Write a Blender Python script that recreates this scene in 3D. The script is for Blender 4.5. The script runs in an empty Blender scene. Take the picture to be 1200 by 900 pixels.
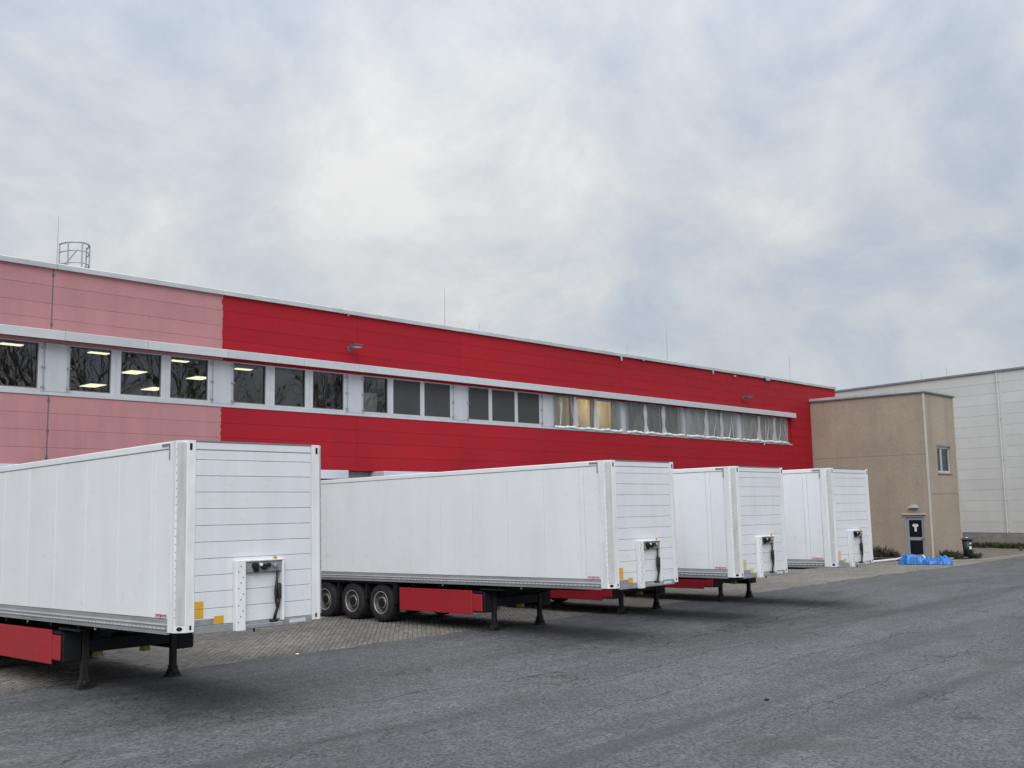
import bpy, bmesh, math, random
from mathutils import Vector, Matrix, noise as mnoise
from math import radians, sin, cos, pi, atan

random.seed(11)
SC = bpy.context.scene
COL = SC.collection

# ------------------------------------------------------------------ camera
CAM_POS = Vector((0.0, -27.7357, 2.9426))
R_RIGHT = Vector((0.6914, -0.7223, -0.0159))
R_UP = Vector((-0.0760, -0.0945, 0.9926))
R_FWD = Vector((0.7185, 0.6851, 0.1202))
cam_data = bpy.data.cameras.new("camera")
cam = bpy.data.objects.new("camera", cam_data)
COL.objects.link(cam)
z_ax = (-R_FWD).normalized()
x_ax = R_UP.cross(z_ax).normalized()
y_ax = z_ax.cross(x_ax).normalized()
mw = Matrix((x_ax, y_ax, z_ax)).transposed().to_4x4()
mw.translation = CAM_POS
cam.matrix_world = mw
cam_data.sensor_fit = 'HORIZONTAL'
cam_data.sensor_width = 36.0
cam_data.lens = 36.24
cam_data.clip_start = 0.05
cam_data.clip_end = 3000
SC.camera = cam

# ------------------------------------------------------------------ world: overcast sky
SUN_AZ = Vector((-0.62, -0.60, 0.62)).normalized()      # towards the sun
world = bpy.data.worlds.new("World")
SC.world = world
world.use_nodes = True
nt = world.node_tree
for n in list(nt.nodes):
    nt.nodes.remove(n)


def wn(kind, **kw):
    n = nt.nodes.new(kind)
    for k, v in kw.items():
        setattr(n, k, v)
    return n


def wmath(op, a, b=None):
    n = wn('ShaderNodeMath', operation=op)
    for i, v in enumerate((a, b)):
        if v is None:
            continue
        if isinstance(v, (int, float)):
            n.inputs[i].default_value = v
        else:
            nt.links.new(v, n.inputs[i])
    return n.outputs[0]


out = wn('ShaderNodeOutputWorld')
bg = wn('ShaderNodeBackground')
bg.inputs['Strength'].default_value = 0.1
nt.links.new(bg.outputs[0], out.inputs[0])
sky = wn('ShaderNodeTexSky', sky_type='NISHITA', sun_disc=False)
sky.sun_elevation = math.asin(SUN_AZ.z)
sky.sun_rotation = math.atan2(SUN_AZ.x, SUN_AZ.y)
sky.air_density = 1.0
sky.dust_density = 2.0
tc = wn('ShaderNodeTexCoord')
sep = wn('ShaderNodeSeparateXYZ')
nt.links.new(tc.outputs['Generated'], sep.inputs[0])
zc = wmath('MAXIMUM', sep.outputs[2], 0.0)
den = wmath('ADD', zc, 0.60)
comb = wn('ShaderNodeCombineXYZ')
nt.links.new(wmath('DIVIDE', sep.outputs[0], den), comb.inputs[0])
nt.links.new(wmath('DIVIDE', sep.outputs[1], den), comb.inputs[1])


def wnoise(scale, detail, rough, dist, off):
    m = wn('ShaderNodeMapping')
    m.inputs['Location'].default_value = off
    nt.links.new(comb.outputs[0], m.inputs[0])
    n = wn('ShaderNodeTexNoise')
    n.inputs['Scale'].default_value = scale
    n.inputs['Detail'].default_value = detail
    n.inputs['Roughness'].default_value = rough
    n.inputs['Distortion'].default_value = dist
    nt.links.new(m.outputs[0], n.inputs['Vector'])
    return n.outputs['Fac']


n_big = wnoise(1.9, 5.0, 0.52, 0.12, (6.06, 19.64, 12.9))
n_mid = wnoise(5.2, 9.0, 0.62, 0.3, (-8.44, -4.66, 6.7))
mixn = wmath('ADD', wmath('MULTIPLY', n_big, 0.54), wmath('MULTIPLY', n_mid, 0.46))
ramp = wn('ShaderNodeValToRGB')
nt.links.new(mixn, ramp.inputs[0])
cr = ramp.color_ramp
cr.elements[0].position = 0.40
cr.elements[0].color = (4.10, 4.58, 5.28, 1)
cr.elements[1].position = 0.63
cr.elements[1].color = (7.1, 7.1, 7.05, 1)
e = cr.elements.new(0.455)
e.color = (4.72, 5.20, 5.80, 1)
e = cr.elements.new(0.53)
e.color = (5.50, 5.82, 6.12, 1)
# overcast luminance rises towards the zenith
zz = wmath('POWER', zc, 2.8)
grad = wmath('ADD', wmath('MULTIPLY', zz, 2.5), 0.90)
vm = wn('ShaderNodeVectorMath', operation='SCALE')
nt.links.new(ramp.outputs[0], vm.inputs[0])
nt.links.new(grad, vm.inputs['Scale'])
# thin spots let a little of the blue sky through
thin = wn('ShaderNodeMapRange')
thin.inputs['From Min'].default_value = 0.36
thin.inputs['From Max'].default_value = 0.52
thin.inputs['To Min'].default_value = 0.86
thin.inputs['To Max'].default_value = 0.97
nt.links.new(mixn, thin.inputs['Value'])
mx = wn('ShaderNodeMix', data_type='RGBA')
nt.links.new(thin.outputs[0], mx.inputs[0])
nt.links.new(sky.outputs[0], mx.inputs[6])
nt.links.new(vm.outputs[0], mx.inputs[7])
nt.links.new(mx.outputs[2], bg.inputs[0])

# ------------------------------------------------------------------ sun behind the cloud cover
sun_d = bpy.data.lights.new("sun", 'SUN')
sun_d.energy = 1.25
sun_d.angle = radians(38)
sun_d.color = (1.0, 0.97, 0.93)
sun = bpy.data.objects.new("sun", sun_d)
sun.rotation_euler = (-SUN_AZ).to_track_quat('-Z', 'Y').to_euler()
COL.objects.link(sun)

SC.view_settings.view_transform = 'Standard'
SC.view_settings.look = 'None'
SC.view_settings.gamma = 1.0
SC.view_settings.use_curve_mapping = False
SC.view_settings.exposure = 0.25


# ------------------------------------------------------------------ materials
def new_mat(name):
    m = bpy.data.materials.new(name)
    m.use_nodes = True
    t = m.node_tree
    for n in list(t.nodes):
        t.nodes.remove(n)
    o = t.nodes.new('ShaderNodeOutputMaterial')
    return m, t, o


class NT:
    """tiny node helper"""
    def __init__(s, t):
        s.t = t

    def n(s, kind, **kw):
        nd = s.t.nodes.new(kind)
        for k, v in kw.items():
            setattr(nd, k, v)
        return nd

    def link(s, a, b):
        s.t.links.new(a, b)

    def set(s, sock, v):
        if isinstance(v, bpy.types.NodeSocket):
            s.link(v, sock)
        else:
            sock.default_value = v

    def math(s, op, a, b=0.0, c=0.0, clamp=False):
        nd = s.n('ShaderNodeMath', operation=op, use_clamp=clamp)
        s.set(nd.inputs[0], a)
        s.set(nd.inputs[1], b)
        s.set(nd.inputs[2], c)
        return nd.outputs[0]

    def pos(s, scale=(1, 1, 1), loc=(0, 0, 0), rot=(0, 0, 0)):
        g = s.n('ShaderNodeNewGeometry')
        m = s.n('ShaderNodeMapping')
        m.inputs['Scale'].default_value = scale
        m.inputs['Location'].default_value = loc
        m.inputs['Rotation'].default_value = rot
        s.link(g.outputs['Position'], m.inputs[0])
        return m.outputs[0]

    def noise(s, vec, scale, detail=4.0, rough=0.55, dist=0.0):
        nd = s.n('ShaderNodeTexNoise')
        s.link(vec, nd.inputs['Vector'])
        nd.inputs['Scale'].default_value = scale
        nd.inputs['Detail'].default_value = detail
        nd.inputs['Roughness'].default_value = rough
        nd.inputs['Distortion'].default_value = dist
        return nd.outputs['Fac']

    def rng(s, v, a, b, c, d):
        nd = s.n('ShaderNodeMapRange')
        s.link(v, nd.inputs['Value'])
        nd.inputs['From Min'].default_value = a
        nd.inputs['From Max'].default_value = b
        nd.inputs['To Min'].default_value = c
        nd.inputs['To Max'].default_value = d
        return nd.outputs[0]

    def mix(s, fac, a, b, blend='MIX'):
        nd = s.n('ShaderNodeMix', data_type='RGBA', blend_type=blend)
        s.set(nd.inputs[0], fac)
        for i, v in ((6, a), (7, b)):
            if isinstance(v, tuple):
                v = (v[0], v[1], v[2], 1.0)
            s.set(nd.inputs[i], v)
        return nd.outputs[2]

    def scale(s, col, f):
        nd = s.n('ShaderNodeVectorMath', operation='SCALE')
        if isinstance(col, tuple):
            nd.inputs[0].default_value = col[:3]
        else:
            s.link(col, nd.inputs[0])
        s.set(nd.inputs['Scale'], f)
        return nd.outputs[0]

    def bump(s, h, strength, dist):
        b = s.n('ShaderNodeBump')
        b.inputs['Strength'].default_value = strength
        b.inputs['Distance'].default_value = dist
        s.link(h, b.inputs['Height'])
        return b.outputs[0]


def surf(name, col, rough=0.6, var=0.12, vscale=1.5, dirt=None, dirt_amt=0.0, dirt_scale=(3, 3, 0.35),
         metal=0.0, bump=0.0, bscale=60.0, bdist=0.01, objvar=0.0, spec=0.5, coat=0.0, scuff=0.0):
    m, t, o = new_mat(name)
    k = NT(t)
    b = k.n('ShaderNodeBsdfPrincipled')
    k.link(b.outputs[0], o.inputs[0])
    p = k.pos()
    f = k.noise(p, vscale, 5.0, 0.6)
    c = k.scale(col, k.rng(f, 0.25, 0.75, 1.0 - var, 1.0 + var))
    if objvar:
        oi = k.n('ShaderNodeObjectInfo')
        c = k.scale(c, k.rng(oi.outputs['Random'], 0, 1, 1.0 - objvar, 1.0 + objvar))
    if dirt is not None:
        d = k.noise(k.pos(scale=dirt_scale), 1.0, 6.0, 0.62, 0.3)
        c = k.mix(k.rng(d, 0.45, 0.78, 0.0, dirt_amt), c, dirt)
    if scuff:
        sc_ = k.noise(k.pos(scale=(1, 1, 2.2)), 3.3, 7.0, 0.68, 0.6)
        c = k.mix(k.rng(sc_, 0.60, 0.80, 0.0, scuff), c, (0.40, 0.385, 0.36))
    k.link(c, b.inputs['Base Color'])
    k.link(k.rng(k.noise(p, vscale * 4, 3.0), 0.3, 0.7, max(0.0, rough - 0.07), min(1.0, rough + 0.07)), b.inputs['Roughness'])
    b.inputs['Metallic'].default_value = metal
    b.inputs['Specular IOR Level'].default_value = spec
    if coat:
        b.inputs['Coat Weight'].default_value = coat
        b.inputs['Coat Roughness'].default_value = 0.25
    if bump:
        k.link(k.bump(k.noise(p, bscale, 4.0, 0.6), bump, bdist), b.inputs['Normal'])
    return m


def emit(name, col, strength):
    m, t, o = new_mat(name)
    k = NT(t)
    e_ = k.n('ShaderNodeEmission')
    e_.inputs[0].default_value = (*col, 1)
    e_.inputs[1].default_value = strength
    k.link(e_.outputs[0], o.inputs[0])
    return m


def glass_mat(name, tint=(0.75, 0.8, 0.8), ior=1.75, bumpy=0.0):
    m, t, o = new_mat(name)
    k = NT(t)
    fr = k.n('ShaderNodeFresnel')
    fr.inputs[0].default_value = ior
    tr = k.n('ShaderNodeBsdfTransparent')
    tr.inputs[0].default_value = (*tint, 1)
    gl = k.n('ShaderNodeBsdfGlossy')
    gl.inputs['Roughness'].default_value = 0.0
    if bumpy:
        nb = k.bump(k.noise(k.pos(), 2.3, 1.0), bumpy, 0.05)
        k.link(nb, gl.inputs['Normal'])
    ms = k.n('ShaderNodeMixShader')
    k.link(fr.outputs[0], ms.inputs[0])
    k.link(tr.outputs[0], ms.inputs[1])
    k.link(gl.outputs[0], ms.inputs[2])
    k.link(ms.outputs[0], o.inputs[0])
    return m


def film_mat(name, opac=0.42):
    m, t, o = new_mat(name)
    k = NT(t)
    tr = k.n('ShaderNodeBsdfTransparent')
    tr.inputs[0].default_value = (0.93, 0.95, 0.95, 1)
    df = k.n('ShaderNodeBsdfDiffuse')
    df.inputs[0].default_value = (0.84, 0.86, 0.88, 1)
    tl = k.n('ShaderNodeBsdfTranslucent')
    tl.inputs[0].default_value = (0.7, 0.72, 0.72, 1)
    gl = k.n('ShaderNodeBsdfGlossy')
    gl.inputs['Roughness'].default_value = 0.28
    a = k.n('ShaderNodeMixShader')
    a.inputs[0].default_value = 0.4
    k.link(df.outputs[0], a.inputs[1])
    k.link(tl.outputs[0], a.inputs[2])
    w = k.noise(k.pos(scale=(1.6, 1, 0.6)), 1.6, 3.0, 0.5, 0.2)
    b = k.n('ShaderNodeMixShader')
    k.link(k.rng(w, 0.35, 0.72, opac * 0.8, min(0.95, opac * 1.25)), b.inputs[0])
    k.link(tr.outputs[0], b.inputs[1])
    k.link(a.outputs[0], b.inputs[2])
    fr = k.n('ShaderNodeFresnel')
    fr.inputs[0].default_value = 1.6
    c = k.n('ShaderNodeMixShader')
    k.link(fr.outputs[0], c.inputs[0])
    k.link(b.outputs[0], c.inputs[1])
    k.link(gl.outputs[0], c.inputs[2])
    k.link(c.outputs[0], o.inputs[0])
    return m


def render_mat(name, col):
    """coarse exposed-aggregate render"""
    m, t, o = new_mat(name)
    k = NT(t)
    b = k.n('ShaderNodeBsdfPrincipled')
    k.link(b.outputs[0], o.inputs[0])
    p = k.pos()
    v = k.n('ShaderNodeTexVoronoi')
    v.inputs['Scale'].default_value = 30.0
    k.link(p, v.inputs['Vector'])
    sp = k.n('ShaderNodeSeparateColor')
    k.link(v.outputs['Color'], sp.inputs[0])
    c = k.scale(col, k.rng(sp.outputs[0], 0, 1, 0.87, 1.13))
    c = k.scale(c, k.rng(k.noise(p, 0.5, 5.0), 0.3, 0.7, 0.90, 1.08))
    st = k.noise(k.pos(scale=(1.5, 1.5, 0.12)), 1.0, 5.0)
    c = k.mix(k.rng(st, 0.5, 0.8, 0.0, 0.35), c, (0.17, 0.15, 0.125))
    k.link(c, b.inputs['Base Color'])
    b.inputs['Roughness'].default_value = 0.95
    k.link(k.bump(v.outputs['Distance'], 0.35, 0.02), b.inputs['Normal'])
    return m


def asphalt_mat():
    m, t, o = new_mat("asphalt")
    k = NT(t)
    b = k.n('ShaderNodeBsdfPrincipled')
    k.link(b.outputs[0], o.inputs[0])
    p = k.pos()
    agg = k.n('ShaderNodeTexVoronoi')
    agg.inputs['Scale'].default_value = 29.0
    k.link(p, agg.inputs['Vector'])
    sp = k.n('ShaderNodeSeparateColor')
    k.link(agg.outputs['Color'], sp.inputs[0])
    base = k.mix(k.rng(sp.outputs[0], 0.0, 1.0, 0.0, 1.0), (0.046, 0.0475, 0.051), (0.126, 0.129, 0.135))
    # a few pale stones in the surface
    agg2 = k.n('ShaderNodeTexVoronoi')
    agg2.inputs['Scale'].default_value = 21.0
    k.link(p, agg2.inputs['Vector'])
    sp2 = k.n('ShaderNodeSeparateColor')
    k.link(agg2.outputs['Color'], sp2.inputs[0])
    pale = k.math('MULTIPLY', k.rng(sp2.outputs[1], 0.90, 0.97, 0.0, 0.75), k.rng(agg2.outputs['Distance'], 0.10, 0.32, 1.0, 0.0))
    base = k.mix(pale, base, (0.25, 0.253, 0.26))
    # medium and large wear
    big = k.noise(k.pos(scale=(0.12, 0.5, 1)), 1.0, 6.0, 0.6, 0.8)
    base = k.scale(base, k.rng(big, 0.3, 0.7, 0.74, 1.26))
    mid = k.noise(p, 2.6, 6.0, 0.65, 0.4)
    base = k.scale(base, k.rng(mid, 0.28, 0.72, 0.74, 1.28))
    # old tyre lanes and oily patches
    lane = k.noise(k.pos(scale=(0.045, 0.9, 1), loc=(4, 1.3, 0), rot=(0, 0, radians(4))), 1.0, 3.0, 0.5, 0.35)
    base = k.mix(k.rng(lane, 0.54, 0.68, 0.0, 0.55), base, (0.046, 0.047, 0.050))
    spot = k.noise(k.pos(scale=(0.35, 0.55, 1), loc=(1.4, 7.7, 0)), 1.0, 4.0, 0.6, 0.3)
    base = k.mix(k.rng(spot, 0.58, 0.72, 0.0, 0.6), base, (0.050, 0.050, 0.047))
    # hairline cracks
    wv = k.n('ShaderNodeTexVoronoi', feature='DISTANCE_TO_EDGE')
    wv.inputs['Scale'].default_value = 0.42
    ds = k.n('ShaderNodeVectorMath', operation='ADD')
    ns = k.n('ShaderNodeTexNoise')
    ns.inputs['Scale'].default_value = 1.6
    ns.inputs['Detail'].default_value = 6.0
    k.link(p, ns.inputs['Vector'])
    nsx = k.scale(ns.outputs['Color'], 1.7)
    k.link(k.pos(scale=(0.35, 1.15, 1)), ds.inputs[0])
    k.link(nsx, ds.inputs[1])
    k.link(ds.outputs[0], wv.inputs['Vector'])
    brk = k.noise(p, 0.6, 3.0)
    crack = k.math('MULTIPLY', k.rng(wv.outputs['Distance'], 0.0, 0.012, 1.0, 0.0), k.rng(brk, 0.50, 0.62, 0.0, 0.8), clamp=True)
    base = k.mix(crack, base, (0.035, 0.035, 0.037))
    k.link(base, b.inputs['Base Color'])
    k.link(k.rng(mid, 0.3, 0.7, 0.62, 0.9), b.inputs['Roughness'])
    b.inputs['Specular IOR Level'].default_value = 0.35
    hh = k.math('ADD', k.math('MULTIPLY', agg.outputs['Distance'], 0.5), k.math('MULTIPLY', crack, -1.5))
    k.link(k.bump(hh, 0.9, 0.02), b.inputs['Normal'])
    return m


def paver_mat():
    m, t, o = new_mat("concrete_paver")
    k = NT(t)
    b = k.n('ShaderNodeBsdfPrincipled')
    k.link(b.outputs[0], o.inputs[0])
    g = k.n('ShaderNodeNewGeometry')
    oi = k.n('ShaderNodeObjectInfo')
    r = k.math('FRACT', k.math('ADD', g.outputs['Random Per Island'], oi.outputs['Random']))
    c = k.mix(r, (0.128, 0.119, 0.109), (0.195, 0.184, 0.169))
    p = k.pos()
    c = k.scale(c, k.rng(k.noise(p, 38.0, 3.0), 0.3, 0.7, 0.85, 1.15))
    patch = k.noise(k.pos(scale=(0.3, 0.5, 1)), 1.0, 6.0, 0.62, 0.5)
    c = k.scale(c, k.rng(patch, 0.3, 0.7, 0.66, 1.20))
    # paler, sandier stretch towards the beige building
    sx = k.n('ShaderNodeSeparateXYZ')
    k.link(g.outputs['Position'], sx.inputs[0])
    c = k.mix(k.rng(sx.outputs[0], 16.0, 34.0, 0.0, 0.55), c, k.scale((0.21, 0.195, 0.172), k.rng(patch, 0.3, 0.7, 0.75, 1.15)))
    k.link(c, b.inputs['Base Color'])
    b.inputs['Roughness'].default_value = 0.9
    k.link(k.bump(k.noise(p, 120.0, 3.0), 0.3, 0.004), b.inputs['Normal'])
    return m


M = {}
M['asphalt'] = asphalt_mat()
M['paver'] = paver_mat()
M['crack'] = surf("crack_filler", (0.030, 0.030, 0.032), 0.9, 0.25, 6)
M['earth'] = surf("sandy_soil", (0.13, 0.115, 0.092), 0.95, 0.3, 2.0, bump=0.5, bscale=25, bdist=0.03)
M['joint_sand'] = surf("joint_sand", (0.105, 0.098, 0.088), 0.95, 0.2, 3.0)
M['kerb'] = surf("kerb_concrete", (0.30, 0.285, 0.26), 0.9, 0.2, 2.5, bump=0.2)
M['red'] = surf("red_facade_panel", (0.330, 0.0085, 0.0180), 0.62, 0.05, 0.6, dirt=(0.21, 0.016, 0.024), dirt_amt=0.4, dirt_scale=(2.2, 1, 0.25), objvar=0.05, bump=0.12, bscale=3.5, bdist=0.03, spec=0.22)
M['pink'] = surf("faded_pink_facade_panel", (0.435, 0.203, 0.213), 0.6, 0.07, 0.9, dirt=(0.30, 0.15, 0.165), dirt_amt=0.5, dirt_scale=(2.0, 1, 0.2), objvar=0.04, bump=0.06, bscale=9, bdist=0.02)
M['soffit'] = surf("red_soffit", (0.20, 0.012, 0.022), 0.5, 0.1)
M['backing'] = surf("dark_backing", (0.035, 0.030, 0.030), 0.8, 0.1)
M['alu'] = surf("pale_aluminium", (0.56, 0.58, 0.61), 0.42, 0.06, 1.5, dirt=(0.34, 0.34, 0.34), dirt_amt=0.45, dirt_scale=(1.5, 1.5, 1.5), metal=0.25, objvar=0.04)
M['alu_cap'] = surf("weathered_roof_cap", (0.52, 0.54, 0.55), 0.45, 0.08, 1.2, dirt=(0.30, 0.30, 0.29), dirt_amt=0.6, dirt_scale=(0.8, 2, 2), metal=0.3)
M['infill'] = surf("grey_infill_panel", (0.47, 0.49, 0.53), 0.5, 0.05, 1.2, objvar=0.04, dirt=(0.33, 0.34, 0.35), dirt_amt=0.4, dirt_scale=(2, 2, 0.4))
M['steel_dark'] = surf("dark_steel", (0.10, 0.105, 0.115), 0.5, 0.15, 5)
M['galv'] = surf("galvanised_steel", (0.36, 0.38, 0.40), 0.45, 0.12, 4, metal=0.6)
M['screen'] = surf("dark_window_screen", (0.040, 0.043, 0.047), 0.55, 0.12, 1.2)
M['glass'] = glass_mat("window_glass", (0.84, 0.87, 0.87), 2.2, 0.02)
M['glass_small'] = glass_mat("small_window_glass", (0.5, 0.55, 0.56), 1.9, 0.04)
M['film'] = film_mat("plastic_film", 0.22)
def diffuser_mat(name, col, tr_):
    m, t, o = new_mat(name)
    k = NT(t)
    df = k.n('ShaderNodeBsdfDiffuse')
    tl = k.n('ShaderNodeBsdfTranslucent')
    df.inputs[0].default_value = (*col, 1)
    tl.inputs[0].default_value = (*col, 1)
    ms = k.n('ShaderNodeMixShader')
    ms.inputs[0].default_value = tr_
    k.link(df.outputs[0], ms.inputs[1])
    k.link(tl.outputs[0], ms.inputs[2])
    k.link(ms.outputs[0], o.inputs[0])
    return m


M['blind'] = diffuser_mat("cream_glow_diffuser", (0.80, 0.74, 0.60), 0.45)  # translucent cloth added to spread the lamp's glow
M['diffuser_grey'] = diffuser_mat("grey_green_diffuser", (0.66, 0.67, 0.62), 0.3)
M['film_white2'] = film_mat("cloudy_plastic_film", 0.38)
M['film_lit'] = film_mat("dense_plastic_film", 0.15)
M['film_thick'] = film_mat("bunched_plastic_film", 0.85)
M['film_white'] = surf("white_plastic_strip", (0.74, 0.76, 0.78), 0.35, 0.1, 6, bump=0.3, bscale=12, bdist=0.03)
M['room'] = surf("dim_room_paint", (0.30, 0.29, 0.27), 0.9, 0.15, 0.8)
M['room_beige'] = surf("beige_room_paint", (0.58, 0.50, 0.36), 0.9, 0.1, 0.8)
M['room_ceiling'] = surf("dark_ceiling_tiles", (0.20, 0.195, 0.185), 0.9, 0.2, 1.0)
M['lamp'] = emit("ceiling_lamp_light", (1.0, 0.93, 0.62), 1.2)
M['lamp_warm'] = emit("warm_ceiling_lamp_light", (1.0, 0.76, 0.42), 160.0)
M['white'] = surf("white_trailer_gelcoat", (0.80, 0.825, 0.85), 0.36, 0.03, 0.8, dirt=(0.56, 0.565, 0.56), dirt_amt=0.24, dirt_scale=(1.7, 1.7, 0.25), objvar=0.012, coat=0.2, scuff=0.35)
M['white_slat'] = surf("white_front_slat", (0.71, 0.74, 0.77), 0.42, 0.03, 1.2, dirt=(0.55, 0.56, 0.56), dirt_amt=0.35, dirt_scale=(2.5, 2.5, 0.35), objvar=0.02, scuff=0.4)
M['post'] = surf("painted_corner_post", (0.78, 0.80, 0.82), 0.45, 0.05, 3, dirt=(0.44, 0.43, 0.41), dirt_amt=0.55, dirt_scale=(6, 6, 0.5))
M['post_worn'] = surf("worn_grey_post_cover", (0.50, 0.515, 0.52), 0.55, 0.08, 5, dirt=(0.33, 0.33, 0.32), dirt_amt=0.7, dirt_scale=(9, 9, 1.2), bump=0.15, bscale=30)
M['rail'] = surf("aluminium_side_rail", (0.42, 0.43, 0.44), 0.42, 0.12, 3, metal=0.55, dirt=(0.17, 0.165, 0.155), dirt_amt=0.6, dirt_scale=(1.2, 0.6, 6))
M['rail_light'] = surf("bright_rail_lip", (0.66, 0.67, 0.68), 0.4, 0.1, 5, metal=0.2)
M['greyplate'] = surf("grey_plate", (0.27, 0.285, 0.30), 0.5, 0.2, 6, dirt=(0.12, 0.12, 0.12), dirt_amt=0.6, dirt_scale=(5, 5, 5))
M['black'] = surf("black_chassis_paint", (0.010, 0.011, 0.014), 0.55, 0.3, 4, dirt=(0.026, 0.025, 0.023), dirt_amt=0.5, dirt_scale=(3, 3, 2), spec=0.25)
M['leg'] = surf("dusty_black_leg", (0.018, 0.018, 0.021), 0.5, 0.3, 6, dirt=(0.05, 0.046, 0.042), dirt_amt=0.6, dirt_scale=(6, 6, 1.5), spec=0.3)
M['rubber'] = surf("tyre_rubber", (0.013, 0.013, 0.015), 0.8, 0.3, 8, dirt=(0.038, 0.035, 0.032), dirt_amt=0.6, dirt_scale=(4, 4, 4))
M['rim'] = surf("dusty_steel_rim", (0.40, 0.385, 0.36), 0.45, 0.2, 12, metal=0.5, dirt=(0.12, 0.11, 0.10), dirt_amt=0.7, dirt_scale=(9, 9, 9))
M['rim_dark'] = surf("dark_rim_dish", (0.11, 0.105, 0.10), 0.55, 0.25, 12, metal=0.4, dirt=(0.03, 0.028, 0.026), dirt_amt=0.8, dirt_scale=(9, 9, 9))  # darker base than the lip metal, with random dirt
M['redbox'] = surf("red_pallet_box_paint", (0.36, 0.014, 0.024), 0.45, 0.06, 1.5, dirt=(0.22, 0.026, 0.03), dirt_amt=0.45, dirt_scale=(2, 2, 0.6))
M['redlamp'] = surf("red_reflector", (0.40, 0.02, 0.03), 0.25, 0.05)
M['yellow'] = surf("amber_reflector_sticker", (0.66, 0.36, 0.035), 0.4, 0.08, 8)
M['yellow_faded'] = surf("sun_bleached_sticker", (0.62, 0.50, 0.22), 0.5, 0.1, 8)
M['yellow_pale'] = surf("pale_yellow_plastic", (0.50, 0.42, 0.16), 0.5, 0.15, 8)
M['logo'] = surf("red_lettering", (0.45, 0.05, 0.09), 0.4, 0.05)
M['hose'] = surf("black_hose", (0.012, 0.012, 0.014), 0.4, 0.1)
M['dead_black'] = surf("near_black", (0.006, 0.006, 0.006), 0.9, 0.1)  # near black parts; also paints the shade inside uncut holes
M['core'] = surf("grey_box_core", (0.30, 0.31, 0.32), 0.8, 0.1, 4)
M['seal'] = surf("dark_grey_seal", (0.20, 0.215, 0.235), 0.6, 0.1, 6)
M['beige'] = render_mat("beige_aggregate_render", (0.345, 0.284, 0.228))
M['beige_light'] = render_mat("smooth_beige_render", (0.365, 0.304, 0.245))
M['trim'] = surf("pale_trim", (0.50, 0.475, 0.43), 0.6, 0.1, 2)
M['hall'] = surf("white_hall_panel", (0.60, 0.61, 0.60), 0.5, 0.05, 0.5, dirt=(0.45, 0.45, 0.43), dirt_amt=0.45, dirt_scale=(0.5, 0.5, 0.10), objvar=0.03)
M['plinth'] = surf("stained_concrete_plinth", (0.26, 0.25, 0.235), 0.9, 0.15, 1.5, dirt=(0.12, 0.115, 0.10), dirt_amt=0.7, dirt_scale=(1.2, 1.2, 1.5), bump=0.2)
M['cap_dark'] = surf("dark_roof_edge", (0.22, 0.225, 0.235), 0.5, 0.1)
M['door_frame'] = surf("grey_door_frame", (0.27, 0.29, 0.305), 0.45, 0.08)
M['door_dark'] = surf("dark_door_glass", (0.008, 0.010, 0.014), 0.2, 0.2, 2, spec=0.2)
M['sticker'] = surf("white_sticker", (0.70, 0.72, 0.72), 0.5, 0.05)
M['bin'] = surf("dark_bin_plastic", (0.020, 0.026, 0.034), 0.45, 0.15, 5)
M['tarp'] = surf("blue_tarpaulin", (0.024, 0.17, 0.50), 0.30, 0.35, 6, bump=0.3, bscale=9, bdist=0.04)
M['tarp_inner'] = surf("pale_tarp_reverse", (0.45, 0.55, 0.66), 0.4, 0.15, 4)
M['brush'] = surf("dry_brush", (0.060, 0.046, 0.034), 0.95, 0.4, 5)
M['weed'] = surf("dark_weeds", (0.045, 0.060, 0.026), 0.9, 0.4, 3)
M['grass'] = surf("mossy_grass", (0.060, 0.072, 0.032), 0.95, 0.4, 3)
M['bark'] = surf("grey_bark", (0.13, 0.11, 0.09), 0.95, 0.3, 2)
M['shelter'] = surf("dock_shelter_head", (0.47, 0.50, 0.55), 0.5, 0.06, 1.0)
M['lowwall'] = surf("grey_concrete_wall", (0.33, 0.34, 0.345), 0.85, 0.12, 1.0)
M['roofing'] = surf("grey_roofing", (0.16, 0.16, 0.165), 0.95, 0.15, 0.6)
M['paper'] = surf("white_paper", (0.7, 0.7, 0.68), 0.8, 0.1)
M['lampcase'] = surf("grey_lamp_case", (0.11, 0.105, 0.10), 0.5, 0.1)


# ------------------------------------------------------------------ mesh helpers
def box(bm, lo, hi, bev=0.0):
    lo = Vector(lo)
    hi = Vector(hi)
    c = (lo + hi) / 2
    s = hi - lo
    r = bmesh.ops.create_cube(bm, size=1.0, matrix=Matrix.Translation(c) @ Matrix.Diagonal((s.x, s.y, s.z, 1)))
    if bev > 0:
        es = list({e_ for v in r['verts'] for e_ in v.link_edges})
        bmesh.ops.bevel(bm, geom=es, offset=min(bev, min(s) * 0.45), segments=1, affect='EDGES')


def prism(bm, poly, a0, a1, axis='z'):
    """extrude a 2-D polygon: axis z -> (x,y), axis y -> (x,z), axis x -> (y,z)"""
    def P(u, v, a):
        return {'z': (u, v, a), 'y': (u, a, v), 'x': (a, u, v)}[axis]
    n = len(poly)
    A = [bm.verts.new(P(u, v, a0)) for u, v in poly]
    B = [bm.verts.new(P(u, v, a1)) for u, v in poly]
    fs = [bm.faces.new(A), bm.faces.new(B[::-1])]
    for i in range(n):
        j = (i + 1) % n
        fs.append(bm.faces.new((A[i], B[i], B[j], A[j])))
    bmesh.ops.recalc_face_normals(bm, faces=fs)


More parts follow.
